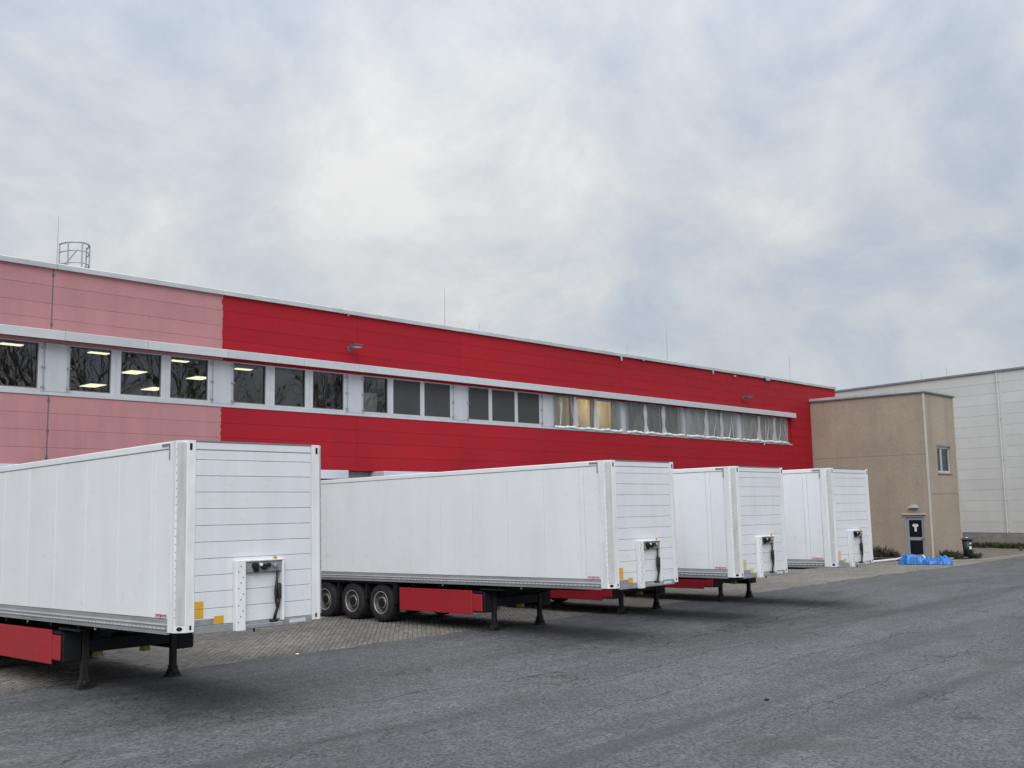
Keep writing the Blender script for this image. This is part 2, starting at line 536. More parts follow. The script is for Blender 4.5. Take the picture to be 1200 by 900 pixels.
def tube(bm, pts, r, seg=8, cap=True):
    pts = [Vector(p) for p in pts]
    rs = r if isinstance(r, (list, tuple)) else [r] * len(pts)
    rings = []
    prev = None
    for i, p in enumerate(pts):
        a = pts[max(0, i - 1)]
        b = pts[min(len(pts) - 1, i + 1)]
        d = (b - a).normalized()
        if prev is None:
            u = d.orthogonal().normalized()
        else:
            u = (prev - d * prev.dot(d))
            u = u.normalized() if u.length > 1e-6 else d.orthogonal().normalized()
        prev = u
        w = d.cross(u)
        rings.append([bm.verts.new(p + (u * cos(2 * pi * k / seg) + w * sin(2 * pi * k / seg)) * rs[i]) for k in range(seg)])
    fs = []
    for A, B in zip(rings, rings[1:]):
        for k in range(seg):
            j = (k + 1) % seg
            fs.append(bm.faces.new((A[k], A[j], B[j], B[k])))
    if cap:
        fs.append(bm.faces.new(rings[0][::-1]))
        fs.append(bm.faces.new(rings[-1]))
    return fs


def lathe(bm, prof, seg=32, axis='x', c=(0, 0, 0), caps=(True, True)):
    """revolve (a, r) profile round an axis through c"""
    c = Vector(c)
    rings = []
    for a, r in prof:
        ring = []
        for k in range(seg):
            t = 2 * pi * k / seg
            if axis == 'x':
                p = Vector((a, r * cos(t), r * sin(t)))
            elif axis == 'y':
                p = Vector((r * cos(t), a, r * sin(t)))
            else:
                p = Vector((r * cos(t), r * sin(t), a))
            ring.append(bm.verts.new(c + p))
        rings.append(ring)
    fs = []
    for A, B in zip(rings, rings[1:]):
        for k in range(seg):
            j = (k + 1) % seg
            fs.append(bm.faces.new((A[k], A[j], B[j], B[k])))
    for ring, rev in ((rings[0], True), (rings[-1], False)):
        if caps[0 if rev else 1] and prof[0 if rev else -1][1] > 1e-4:
            fs.append(bm.faces.new(ring[::-1] if rev else ring))
    bmesh.ops.recalc_face_normals(bm, faces=fs)


def obj(name, bm, mat, parent=None, smooth=False, loc=(0, 0, 0)):
    me = bpy.data.meshes.new(name)
    bm.to_mesh(me)
    bm.free()
    if smooth:
        me.polygons.foreach_set('use_smooth', [True] * len(me.polygons))
    if mat is not None:
        me.materials.append(M[mat] if isinstance(mat, str) else mat)
    return link(name, me, parent, loc)


def link(name, me, parent=None, loc=(0, 0, 0)):
    o = bpy.data.objects.new(name, me)
    o.location = loc
    COL.objects.link(o)
    if parent is not None:
        o.parent = parent
    return o


_cache = {}


def block(name, lo, hi, mat, parent=None, bev=0.006):
    """one chamfered block object; alike blocks share their mesh"""
    lo = Vector(lo)
    hi = Vector(hi)
    s = hi - lo
    key = (round(s.x, 4), round(s.y, 4), round(s.z, 4), mat, bev)
    if key not in _cache:
        bm = bmesh.new()
        box(bm, -s / 2, s / 2, bev)
        me = bpy.data.meshes.new(name)
        bm.to_mesh(me)
        bm.free()
        me.materials.append(M[mat])
        _cache[key] = me
    return link(name, _cache[key], parent, (lo + hi) / 2)


def boxes(name, lst, mat, parent=None, bev=0.0):
    bm = bmesh.new()
    for lo, hi in lst:
        box(bm, lo, hi, bev)
    return obj(name, bm, mat, parent)


def empty(name, loc=(0, 0, 0), label=None, cat=None, group=None):
    o = bpy.data.objects.new(name, None)
    o.location = loc
    o.empty_display_size = 0.2
    COL.objects.link(o)
    if label:
        tag(o, label, cat, group)
    return o


def tag(o, label, cat, group=None):
    o['label'] = label
    o['category'] = cat
    if group:
        o['group'] = group
    return o


def structure(o):
    o['kind'] = 'structure'
    return o


def stuff(o):
    o['kind'] = 'stuff'
    return o


KIDS = {}


def copy_tree(src, parent=None):
    c = src.copy()
    COL.objects.link(c)
    c.parent = parent
    for ch in list(src.children):
        copy_tree(ch, c)
    return c


def project(p):
    d = Vector(p) - CAM_POS
    z = d.dot(R_FWD)
    return (600 + 1207.9 * d.dot(R_RIGHT) / z, 450 - 1207.9 * d.dot(R_UP) / z, z)


# ================================================================== GROUND
bm = bmesh.new()
vs = [bm.verts.new(p) for p in ((-900, -900, -0.10), (1200, -900, -0.10), (1200, 1200, -0.10), (-900, 1200, -0.10))]
bm.faces.new(vs)
structure(obj("ground", bm, 'earth'))

# bedding under the paved dock strip
bm = bmesh.new()
box(bm, (2.0, -9.6, -0.09), (67.0, 0.0, -0.022))
paving = structure(obj("paved_dock_strip", bm, 'joint_sand'))

# asphalt yard: a slab with a ragged edge against the paving
EDGE_Y = -9.12


def edge_y(x):
    return (EDGE_Y + 0.06 * sin(x * 1.7) + 0.05 * sin(x * 4.3 + 1.0) + 0.04 * sin(x * 9.1 + 2.2)
            + 0.10 * sin(x * 0.33 + 0.6))


bm = bmesh.new()
xs = [-400, -60, -10] + [i * 0.12 for i in range(0, 580)] + [75, 120, 500]
topE = [bm.verts.new((x, edge_y(x) + random.uniform(-0.02, 0.02), 0.004)) for x in xs]
topI = [bm.verts.new((x, edge_y(x) - 0.10, 0.012)) for x in xs]
botE = [bm.verts.new((x, edge_y(x), -0.095)) for x in xs]
far = [bm.verts.new((x, -700, 0.012)) for x in xs]
for i in range(len(xs) - 1):
    bm.faces.new((topE[i], botE[i], botE[i + 1], topE[i + 1]))
    bm.faces.new((topI[i], topE[i], topE[i + 1], topI[i + 1]))
    bm.faces.new((far[i], topI[i], topI[i + 1], far[i + 1]))
bmesh.ops.recalc_face_normals(bm, faces=bm.faces[:])
yard = structure(obj("asphalt_yard", bm, 'asphalt'))


def crack(pts, w, jit=0.05, step=0.09):
    """ragged dark crack lying in the asphalt"""
    bm = bmesh.new()
    L = []
    for (a, b) in zip(pts, pts[1:]):
        a = Vector((*a, 0))
        b = Vector((*b, 0))
        n = max(2, int((b - a).length / step))
        for i in range(n):
            L.append(a.lerp(b, i / n))
    L.append(Vector((*pts[-1], 0)))
    off = 0.0
    prev = None
    n = len(L)
    for i, p in enumerate(L):
        off = off * 0.9 + random.uniform(-jit, jit)
        ww = w * 0.75 * random.uniform(0.25, 1.3) * min(1.0, 4.0 * min(i, n - 1 - i) / n + 0.1)
        d = (L[min(n - 1, i + 1)] - L[max(0, i - 1)]).normalized()
        nn = Vector((-d.y, d.x, 0))
        q = p + nn * off
        cur = (bm.verts.new((q + nn * ww / 2) + Vector((0, 0, 0.016))), bm.verts.new((q - nn * ww / 2) + Vector((0, 0, 0.016))))
        if prev:
            bm.faces.new((prev[0], cur[0], cur[1], prev[1]))
        prev = cur
    bmesh.ops.recalc_face_normals(bm, faces=bm.faces[:])
    if bm.faces and sum(f.normal.z for f in bm.faces) < 0:
        bmesh.ops.reverse_faces(bm, faces=bm.faces[:])
    return obj("crack", bm, 'crack', yard)


crack([(4.6, -14.7), (6.0, -14.1), (7.5, -13.8), (9.8, -14.65), (12.0, -14.9), (14.1, -15.05), (17.0, -14.8), (19.5, -14.3), (25, -13.6), (31.3, -12.6), (38, -11.6)], 0.022)
crack([(5.4, -14.6), (7.4, -14.1), (9.4, -14.75)], 0.014)
crack([(8.6, -18.7), (9.8, -18.3), (13.0, -17.9), (17.3, -17.6), (21.0, -17.8), (26, -17.4)], 0.018)
crack([(10.5, -20.5), (14, -20.1), (18, -19.9), (25.2, -19.6), (31, -18.8)], 0.016)
crack([(10, -16.3), (13.5, -16.5), (18.5, -15.8), (24, -15.9), (29, -15.2)], 0.014)
crack([(6.4, -16.8), (8.0, -16.4), (9.5, -16.6)], 0.012)
crack([(16, -11.2), (20, -11.6), (24, -11.0), (29, -11.2)], 0.014)
crack([(9.0, -10.4), (12.0, -10.9), (15.5, -10.6)], 0.012)
crack([(28, -16.8), (34, -16.0), (42, -14.7), (50, -13.0)], 0.016)

# broken, dirt-filled seam along the paving edge
for xa, xb in ((7.2, 9.4), (10.2, 11.6), (13.6, 15.2), (18.0, 19.8), (22.0, 25.5), (27.5, 30.0), (36.0, 40.0), (43.5, 46.0)):
    n_ = 8
    crack([(xa + (xb - xa) * q / n_, edge_y(xa + (xb - xa) * q / n_) - 0.13) for q in range(n_ + 1)], 0.05, 0.02)
# ---- pavers: stretcher bond laid diagonally
PL, PW, PG = 0.225, 0.112, 0.007
ang = radians(41)
ux = Vector((sin(ang), cos(ang), 0))      # along a course
uy = Vector((cos(ang), -sin(ang), 0))
pav = []
nrow = int(75 / PW)
for r in range(-nrow, nrow):
    for q in range(-int(60 / PL), int(60 / PL)):
        p = uy * ((r + 0.5) * PW) + ux * ((q + 0.5 + (0.5 if r % 2 else 0.0)) * PL) + Vector((30, -4.5, 0))
        if 4.2 < p.x < 66.6 and -9.35 < p.y < -0.15:
            if p.x > 53.2 and p.y > -6.5 and p.x < 57.3:
                continue
            pav.append(p)
vis = []
for i, p in enumerate(pav):
    x, y, z = project(p)
    if -5 < x < 560 and 690 < y < 905 and p.y > -9.1 and p.x < 16:
        vis.append((z, i))
vis.sort()
single = {i for _, i in vis[:300]}


def frustum_verts(hl, hw, ch, zt, zb):
    return [(-hl, -hw, zb), (hl, -hw, zb), (hl, hw, zb), (-hl, hw, zb),
            (-hl, -hw, zt - ch), (hl, -hw, zt - ch), (hl, hw, zt - ch), (-hl, hw, zt - ch),
            (-hl + ch, -hw + ch, zt), (hl - ch, -hw + ch, zt), (hl - ch, hw - ch, zt), (-hl + ch, hw - ch, zt)]


FR_F = [(8, 9, 10, 11)] + [f for i in range(4) for f in ((i, (i + 1) % 4, 4 + (i + 1) % 4, 4 + i), (4 + i, 4 + (i + 1) % 4, 8 + (i + 1) % 4, 8 + i))]
hl, hw = (PL - PG) / 2, (PW - PG) / 2
fv = frustum_verts(hl, hw, 0.006, 0.0, -0.05)
pme = bpy.data.meshes.new("paver")
pme.from_pydata(fv, [], FR_F)
pme.materials.append(M['paver'])
rotz = math.atan2(ux.y, ux.x)
allv, allf = [], []
for i, p in enumerate(pav):
    dz = random.gauss(0, 0.0022)
    tx, ty = random.gauss(0, 0.008), random.gauss(0, 0.008)
    if i in single:
        o = link("paver", pme, paving, (p.x, p.y, dz))
        o.rotation_euler = (tx, ty, rotz)
    else:
        b0 = len(allv)
        for (a, b, c) in fv[4:]:
            q = p + ux * a + uy * -b
            allv.append((q.x, q.y, c + dz + a * ty + b * tx))
        allf += [tuple(b0 + k - 4 for k in f) for f in FR_F if min(f) >= 4]
me = bpy.data.meshes.new("small_pavers")
me.from_pydata(allv, [], allf)
me.materials.append(M['paver'])
stuff(link("small_pavers", me, paving))

# kerb along the verge by the beige building and the hall
verge_pts = [(47.5, -2.2), (50.2, -2.9), (52.0, -5.2), (52.6, -7.0), (54.0, -8.25), (58.0, -8.5), (66.7, -8.4)]
kerb_root = structure(empty("kerb", (52, -6.5, 0)))
for a, b in zip(verge_pts[2:], verge_pts[3:]):
    a = Vector((*a, 0)); b = Vector((*b, 0))
    n = max(1, int((b - a).length / 1.0))
    for i in range(n):
        p, q = a.lerp(b, i / n), a.lerp(b, (i + 1) / n)
        d = q - p
        k = block("kerb_stone", (-d.length / 2 + 0.006, -0.06, -0.05), (d.length / 2 - 0.006, 0.06, 0.055), 'kerb', None, 0.012)
        k.rotation_euler = (0, 0, math.atan2(d.y, d.x))
        k.location = (p + q) / 2
        k.parent = kerb_root
        k.matrix_parent_inverse = Matrix.Translation(-Vector((52, -6.5, 0)))

# raised soil verge behind the kerb
bm = bmesh.new()
nx, ny = 90, 24
grid = {}
for i in range(nx + 1):
    for j in range(ny + 1):
        x = 52.05 + (68.4 - 52.05) * i / nx
        yf_ = -5.1 - 3.15 * min(1.0, max(0.0, (x - 52.0) / 2.0)) - 0.15 * min(1.0, max(0, (x - 54) / 4))
        y = yf_ + (0.0 - yf_) * j / ny
        grid[i, j] = bm.verts.new((x, y, 0.035 + 0.05 * min(1, j / 5) + random.uniform(0, 0.035)))
for i in range(nx):
    for j in range(ny):
        bm.faces.new((grid[i, j], grid[i + 1, j], grid[i + 1, j + 1], grid[i, j + 1]))
structure(obj("verge", bm, 'earth', None, True))


def tufts(name, spots, mat, label, cat, h=(0.08, 0.25), n=14, spread=0.14):
    bm = bmesh.new()
    for (x, y, z, s) in spots:
        for k in range(n):
            a = random.uniform(0, 2 * pi)
            r = random.uniform(0, spread) * s
            hh = random.uniform(*h) * s
            p = Vector((x + r * cos(a), y + r * sin(a), z))
            lean = Vector((cos(a), sin(a), 0)) * random.uniform(0.1, 0.7) * hh
            sd = Vector((-sin(a), cos(a), 0)) * random.uniform(0.008, 0.028) * (1 + s)
            v = [bm.verts.new(q) for q in (p - sd * 0.4, p + sd * 0.4, p + lean * 0.5 + sd + Vector((0, 0, hh * 0.6)),
                                           p + lean + Vector((0, 0, hh)), p + lean * 0.5 - sd + Vector((0, 0, hh * 0.6)))]
            bm.faces.new(v)
    o = stuff(obj(name, bm, mat))
    o['label'] = label
    o['category'] = cat
    return o


spots = [(random.uniform(57.3, 66.6), random.uniform(-8.2, -5.0) if random.random() < 0.2 else 0, 0.08, 1) for _ in range(10)]
spots += [(lambda yy: (66.5 + (yy + 5) * 0.231 + random.uniform(-0.45, 0.4), yy, 0.06, random.uniform(0.7, 1.6)))(random.uniform(-9.0, 0)) for _ in range(420)]
tufts("grass", spots, 'grass', "low mossy grass along the foot of the white hall", "grass", (0.10, 0.30))
spots = [(random.uniform(53.6, 54.1), random.uniform(-7.5, -6.8), 0.08, random.uniform(0.9, 1.6)) for _ in range(26)]
spots += [(random.uniform(54.75, 55.3), random.uniform(-8.1, -7.6), 0.08, random.uniform(0.5, 1.1)) for _ in range(12)]
tufts("weeds", spots, 'weed', "dark green weeds around the bin and building corner", "weeds", (0.10, 0.32), 16, 0.2)

# ================================================================== RED WAREHOUSE
ware = empty("warehouse", (23, 0, 0), "long red and pink panelled warehouse with a white window band above the trailers", "warehouse")
WX = Vector((23, 0, 0))


def wp(o):
    """parent to the warehouse, keep world place"""
    o.parent = ware
    o.matrix_parent_inverse = Matrix.Translation(-WX)
    return o


def wblock(name, lo, hi, mat, bev=0.006):
    return wp(block(name, lo, hi, mat, None, bev))


XL, XR = -3.8, 56.42
Z_GL0, Z_GL1 = 6.31, 7.53
# core walls behind the panels
wp(boxes("wall", [((XL, 0.03, 4.28), (XR, 0.30, 6.13)), ((XL, 0.03, 7.56), (XR, 0.30, 9.56)),
                  ((51.02, 0.03, 6.13), (XR, 0.30, 7.56)), ((XL, 0.32, 9.30), (XR, 60, 9.52))], 'soffit'))
wp(boxes("lower_wall", [((XL, 0.22, 0), (XR - 0.02, 0.5, 4.27))], 'lowwall'))
wp(boxes("end_wall", [((XR - 0.3, 0.5, 0), (XR, 60, 9.29))], 'red'))
wp(boxes("roof", [((XL, 0.32, 9.525), (XR - 0.31, 60, 9.56))], 'roofing'))

JX = [-3.8, 1.25, 6.22, 11.2, 16.36, 21.46, 26.27, 31.02, 36.1, 41.17, 46.03, 51.95, 56.42]
ROW_LO = [4.28, 4.745, 5.21, 5.655, 6.13]
ROW_HI = [7.56, 8.19, 8.61, 9.09, 9.575]
g = 0.0035
for ci in range(len(JX) - 1):
    x0, x1 = JX[ci], JX[ci + 1]
    mat = 'pink' if x1 < 16.4 else 'red'
    for rows in (ROW_LO, ROW_HI):
        for z0, z1 in zip(rows, rows[1:]):
            wblock("facade_panel", (x0 + g, -0.03, z0 + g * 0.6), (x1 - g, 0.028, z1 - g * 0.6), mat, 0.005)
for z0, z1 in ((6.13, 6.61), (6.61, 7.09), (7.09, 7.56)):
    wblock("facade_panel", (51.03, -0.031, z0 + g * 0.6), (51.95 - g, 0.027, z1 - g * 0.6), 'red', 0.008)
    wblock("facade_panel", (51.95 + g, -0.031, z0 + g * 0.6), (56.42 - g, 0.027, z1 - g * 0.6), 'red', 0.008)
# cover strips over the column joints on the pink part, with their dark clamps
wblock("joint_strip", (11.185, -0.034, 4.30), (11.215, -0.0305, 6.12), 'steel_dark', 0.001)
wblock("joint_strip", (11.185, -0.034, 7.95), (11.215, -0.0305, 9.56), 'steel_dark', 0.001)
for z in (4.45, 5.15, 5.95, 8.0, 9.35):
    wblock("joint_clamp", (11.17, -0.046, z), (11.23, -0.0345, z + 0.09), 'steel_dark', 0.004)

# ragged edge where the red paint meets the faded pink
for z0, z1 in ((4.29, 6.12), (7.92, 9.56)):
    bm = bmesh.new()
    zr = z0
    prev = None
    while zr <= z1:
        xl = 16.36 - 0.02 - 0.035 * random.random() - (0.05 if abs(zr - 9.35) < 0.1 else 0)
        cur = (bm.verts.new((xl, -0.0325, zr)), bm.verts.new((16.40, -0.0325, zr)))
        if prev:
            bm.faces.new((prev[0], prev[1], cur[1], cur[0]))
        prev = cur
        zr += 0.06
    wp(obj("paint_edge", bm, 'red'))

# parapet cap in lengths
x = XL
while x < XR:
    x1 = min(XR + 0.08, x + 5.02)
    dz = random.uniform(-0.006, 0.006) + (random.uniform(-0.02, 0.02) if x > 34 else 0)
    bm = bmesh.new()
    prism(bm, [(-0.13, 9.56 + dz), (-0.13, 9.69 + dz), (-0.10, 9.715 + dz), (0.42, 9.73 + dz), (0.42, 9.57 + dz), (-0.10, 9.577 + dz)], x + 0.004, x1 - 0.004, 'x')
    wp(obj("parapet_cap", bm, 'alu_cap'))
    x += 5.02

# canopy fascia over the window band
x = XL
cx = [XL, -0.6, 1.9, 4.4, 6.9, 9.35, 11.45, 13.8, 16.35, 19.1, 21.3, 24.0, 26.4, 28.8, 31.2, 33.7, 36.2, 38.7, 41.2, 43.7, 46.2, 48.7, 51.08]
for x0, x1 in zip(cx, cx[1:]):
    bm = bmesh.new()
    prism(bm, [(-0.34, 7.60), (-0.34, 7.835), (-0.325, 7.85), (-0.036, 7.90), (-0.036, 7.875), (-0.31, 7.825), (-0.31, 7.62)], x0 + 0.004, x1 - 0.004, 'x')
    wp(obj("canopy_fascia", bm, 'alu'))
wp(boxes("canopy_soffit", [((XL, -0.30, 7.625), (51.06, -0.034, 7.65))], 'soffit'))

# window band
PANES = [[(1.80, 2.95), (3.24, 4.45), (4.74, 5.95)],
         [(6.80, 7.95), (8.24, 9.45), (9.72, 10.93)],
         [(11.77, 12.92), (13.21, 14.42), (14.71, 15.92)],
         [(16.79, 17.93), (18.26, 19.42), (19.72, 20.96)],
         [(21.79, 22.86), (23.11, 24.37), (24.56, 25.83)],
         [(26.75, 27.84), (28.02, 29.29), (29.46, 30.73)],
         [(31.65, 32.67), (32.97, 34.01), (34.35, 35.48)],
         [(36.55, 37.58), (37.84, 38.96), (39.25, 40.42)],
         [(41.53, 42.51), (42.78, 43.86), (44.13, 45.26)],
         [(46.30, 47.4), (47.72, 48.97), (49.30, 50.50)]]
wp(boxes("window_sill", [((XL, -0.06, 6.134), (51.02, 0.26, 6.20)), ((XL, 0.04, 6.202), (51.02, 0.26, 6.24))], 'alu', None, 0.006))
for gi, grp in enumerate(PANES):
    for pi_, (x0, x1) in enumerate(grp):
        o0 = x0 - 0.075 if pi_ == 0 else (grp[pi_ - 1][1] + x0) / 2 + 0.002
        o1 = x1 + (0.16 if gi < 9 else 0.10) if pi_ == 2 else (grp[pi_ + 1][0] + x1) / 2 - 0.002
        f0, f1 = (0.06, 0.16)
        win = wp(boxes("window", [((o0, f0, 6.244), (o1, f1, Z_GL0)), ((o0, f0, Z_GL1), (o1, f1, 7.558)),
                                  ((o0, f0, Z_GL0), (x0, f1, Z_GL1)), ((x1, f0, Z_GL0), (o1, f1, Z_GL1))], 'alu'))
        bead = 0.028
        boxes("glazing_bead", [((x0 + 0.001, f0 + 0.012, Z_GL0 + .001), (x0 + bead, f0 + 0.04, Z_GL1 - .001)), ((x1 - bead, f0 + 0.012, Z_GL0 + .001), (x1 - .001, f0 + 0.04, Z_GL1 - .001)),
                               ((x0 + bead, f0 + 0.012, Z_GL0 + .001), (x1 - bead, f0 + 0.04, Z_GL0 + bead)), ((x0 + bead, f0 + 0.012, Z_GL1 - bead), (x1 - bead, f0 + 0.04, Z_GL1 - .001))],
              'steel_dark', win)
        bm = bmesh.new()
        v = [bm.verts.new(q) for q in ((x0, 0.12, Z_GL0), (x1, 0.12, Z_GL0), (x1, 0.12, Z_GL1), (x0, 0.12, Z_GL1))]
        bm.faces.new(v)
        tl = random.uniform(-0.006, 0.006)
        for q in v:
            q.co.y += (q.co.x - (x0 + x1) / 2) * tl
        obj("pane", bm, 'glass', win)
        if (gi == 4 and pi_ > 0) or gi == 5:
            block("insect_screen", (x0 + 0.031, 0.082, Z_GL0 + 0.03), (x1 - 0.031, 0.094, Z_GL1 - 0.03), 'screen', win, 0.002)
# solid infill between the window groups, with blind guide rods
for a, b in zip(PANES, PANES[1:]):
    x0, x1 = a[2][1] + 0.163, b[0][0] - 0.078
    wblock("infill_panel", (x0, 0.035, 6.244), (x1, 0.16, 7.555), 'infill', 0.006)
wblock("infill_panel", (XL, 0.035, 6.244), (1.72, 0.16, 7.555), 'infill', 0.006)
wblock("window_reveal", (50.61, 0.02, 6.244), (51.018, 0.16, 7.555), 'red', 0.004)
for grp in PANES[:9]:
    for xg, sd in ((grp[0][0] - 0.045, 1), (grp[2][1] + 0.12, -1)):
        bm = bmesh.new()
        tube(bm, [(xg, 0.005, 6.21), (xg, 0.005, 7.62)], 0.011, 6)
        for z in (6.36, 6.9, 7.42):
            box(bm, (xg - 0.05, -0.012, z - 0.014), (xg + 0.05, 0.034, z + 0.014))
        wp(obj("blind_guide_rod", bm, 'galv'))
# rooms behind the band: floor, ceiling, back wall, partitions
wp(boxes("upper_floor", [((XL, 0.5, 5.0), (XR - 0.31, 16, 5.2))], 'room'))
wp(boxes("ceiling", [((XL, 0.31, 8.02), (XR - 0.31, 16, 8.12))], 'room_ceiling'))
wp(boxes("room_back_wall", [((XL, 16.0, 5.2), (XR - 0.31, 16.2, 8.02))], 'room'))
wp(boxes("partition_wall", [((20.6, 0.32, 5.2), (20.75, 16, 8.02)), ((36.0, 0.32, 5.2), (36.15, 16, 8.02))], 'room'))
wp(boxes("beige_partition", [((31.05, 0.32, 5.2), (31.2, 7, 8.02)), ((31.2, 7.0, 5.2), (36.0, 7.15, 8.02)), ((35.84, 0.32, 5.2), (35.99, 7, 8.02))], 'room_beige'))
# paper sheet stuck inside a pane
tag(block("paper_sheet", (21.80, 0.14, 6.33), (22.45, 0.146, 6.98), 'paper', None, 0.001),
    "pale sheet stuck inside the lower left of a dark window", "paper")

# ceiling lamps inside (seen through the left windows)
LAMPS = [(11.42, 3.3, 0.13, "first from the left behind the glass"), (14.02, 3.3, 0.13, "near row, second from the left"), (16.72, 3.3, 0.13, "near row, third from the left"),
         (19.36, 3.7, 0.13, "near row, rightmost, at the red wall"), (16.88, 6.78, 0.40, "middle row, left one"), (19.4, 6.78, 0.40, "middle row, right one"),
         (17.45, 11.3, 0.50, "deepest row, left one"), (19.75, 10.9, 0.50, "deepest row, right one")]
for (x, y, hd_, lab) in LAMPS:
    t = empty("ceiling_lamp", (x, y, 7.92), "lit ceiling lamp inside the warehouse, " + lab, "ceiling lamp", "lit ceiling lamps inside the warehouse")
    boxes("housing", [((-0.38, -hd_ - 0.04, 0.025), (0.38, hd_ + 0.04, 0.095))], 'alu', t, 0.01)
    boxes("diffuser", [((-0.30, -hd_, 0.0), (0.30, hd_, 0.022))], 'lamp', t, 0.004)
t = empty("work_lamp", (34.35, 1.35, 7.35), "warm work lamp glowing behind the plastic covered window", "lamp")
bm = bmesh.new()
bmesh.ops.create_uvsphere(bm, u_segments=16, v_segments=10, radius=0.11)
obj("bulb", bm, 'lamp_warm', t, True)
bm = bmesh.new()
tube(bm, [(0, 0, 0.10), (0, 0, 0.72)], 0.012, 6)
obj("cable", bm, 'dead_black', t)
boxes("cap", [((-0.05, -0.05, 0.10), (0.05, 0.05, 0.16))], 'dead_black', t, 0.01)

for xa, xb, mt in ((31.62, 32.70, 'diffuser_grey'), (32.95, 34.03, 'blind'), (34.33, 35.50, 'blind')):  # curtains added so the lamp's glow fills and tints the panes
    bm = bmesh.new()
    nb = 12
    cols_ = [[bm.verts.new((xa + (xb - xa) * q / nb, 0.30 + 0.012 * sin(q * 1.9), z)) for z in (6.22, 7.60)] for q in range(nb + 1)]
    for A_, B_ in zip(cols_, cols_[1:]):
        bm.faces.new((A_[0], B_[0], B_[1], A_[1]))
    wp(obj("added_curtain", bm, mt, None, True))
# dock doors, shelters
for xc in (8.8, 13.9, 18.97, 23.89, 28.6, 33.6):
    wblock("dock_door", (xc - 1.35, 0.17, 0.95), (xc + 1.35, 0.218, 3.9), 'infill', 0.004)
    wblock("dock_shelter_head", (xc - 1.72, -0.60, 3.99), (xc + 1.72, 0.215, 4.272), 'shelter', 0.02)
    for s in (-1, 1):
        a = xc + s * 1.72
        b = xc + s * 1.32
        wblock("dock_shelter_side", (min(a, b), -0.58, 0.9), (max(a, b), 0.215, 3.985), 'black', 0.02)
    wblock("dock_curtain", (xc - 1.31, -0.55, 3.42), (xc + 1.31, -0.52, 3.985), 'black', 0.004)
    wblock("dock_platform", (xc - 1.3, -0.14, 0.55), (xc + 1.3, 0.215, 0.93), 'steel_dark', 0.02)

# roof things: hatch cage, lightning rods
t = empty("roof_ladder_cage", (12.1, 0.3, 9.72), "grey tubular ladder cage standing on the roof edge above the pink wall", "ladder cage")
w, dpt, h = 0.38, 0.6, 0.80
corner = [(-w, -0.05), (-w, dpt), (w, dpt), (w, -0.05)]
for (px_, py_) in [(-w, dpt), (-w * 0.8, dpt * 0.35), (0.0, 0.0), (w * 0.8, dpt * 0.35), (w, dpt)]:
    bm = bmesh.new()
    tube(bm, [(px_, py_, 0.0), (px_, py_, h)], 0.022, 8)
    obj("upright", bm, 'galv', t)
for zz_ in (0.22, 0.56, h):
    bm = bmesh.new()
    pts = [(-w * cos(a), dpt * (1 - sin(a)), zz_) for a in [k * pi / 10 for k in range(0, 11)]]
    tube(bm, pts, 0.024 if zz_ == h else 0.016, 8)
    obj("hoop", bm, 'galv', t, True)
bm = bmesh.new()
tube(bm, [(-w, dpt, 0.0), (-0.1, 0.06, 0.60)], 0.014, 6)
tube(bm, [(w, dpt, 0.30), (0.05, 0.05, 0.05)], 0.014, 6)
obj("brace", bm, 'galv', t)
for x, y, h, lab in ((11.78, 1.2, 1.85, "thin lightning rod rising beside the roof ladder cage"),
                     (26.45, 1.0, 1.85, "tall thin lightning rod at mid roof, leftmost above the red wall"),
                     (28.5, 1.2, 0.75, "short lightning rod right of the tall mid roof rod"),
                     (38.3, 1.3, 1.0, "short faint lightning rod above the plastic covered windows"),
                     (41.1, 1.0, 1.95, "tall lightning rod above the plastic covered windows"),
                     (54.2, 1.6, 2.0, "lightning rod near the right end of the red roof")):
    t = empty("lightning_rod", (x, y, 9.56), lab, "lightning rod", "lightning rods on the red roof")
    bm = bmesh.new()
    tube(bm, [(0, 0, 0.0), (0, 0, h * 0.35), (0.005, 0, h)], [0.012, 0.010, 0.006], 6)
    obj("rod", bm, 'galv', t)
    bm = bmesh.new()
    lathe(bm, [(0, 0.16), (0.07, 0.16), (0.10, 0.10), (0.10, 0.02)], 16, 'z')
    obj("foot", bm, 'kerb', t)
# little cable holders along the roof edge
for i, x in enumerate([10.95, 14.0, 14.2, 16.0, 19.75, 19.95, 24.3]):
    o = wblock("cable_holder", (x - 0.025, 0.10, 9.728), (x + 0.025, 0.15, 9.765), 'galv', 0.008)

# wall floodlights
for x, lab in ((21.12, "grey wall floodlight on the red wall, left above the windows"), (46.15, "grey wall floodlight on the red wall, right above the plastic sheets")):
    t = empty("wall_lamp", (x, -0.03, 8.40), lab, "wall lamp", "wall lamps on the red facade")
    bm = bmesh.new()
    tube(bm, [(0, 0, -0.02), (0, -0.12, 0.0), (0.0, -0.26, 0.02)], 0.025, 8)
    obj("arm", bm, 'lampcase', t)
    boxes("wall_plate", [((-0.07, -0.02, -0.10), (0.07, 0.0, 0.08))], 'lampcase', t, 0.008)
    bm = bmesh.new()
    prism(bm, [(-0.20, -0.02), (-0.52, 0.03), (-0.56, 0.075), (-0.50, 0.10), (-0.24, 0.085), (-0.18, 0.05)], -0.17, 0.17, 'x')
    hd = obj("lamp_head", bm, 'lampcase', t)
    boxes("lens", [((-0.14, -0.50, 0.0), (0.14, -0.26, 0.008))], 'sticker', hd)


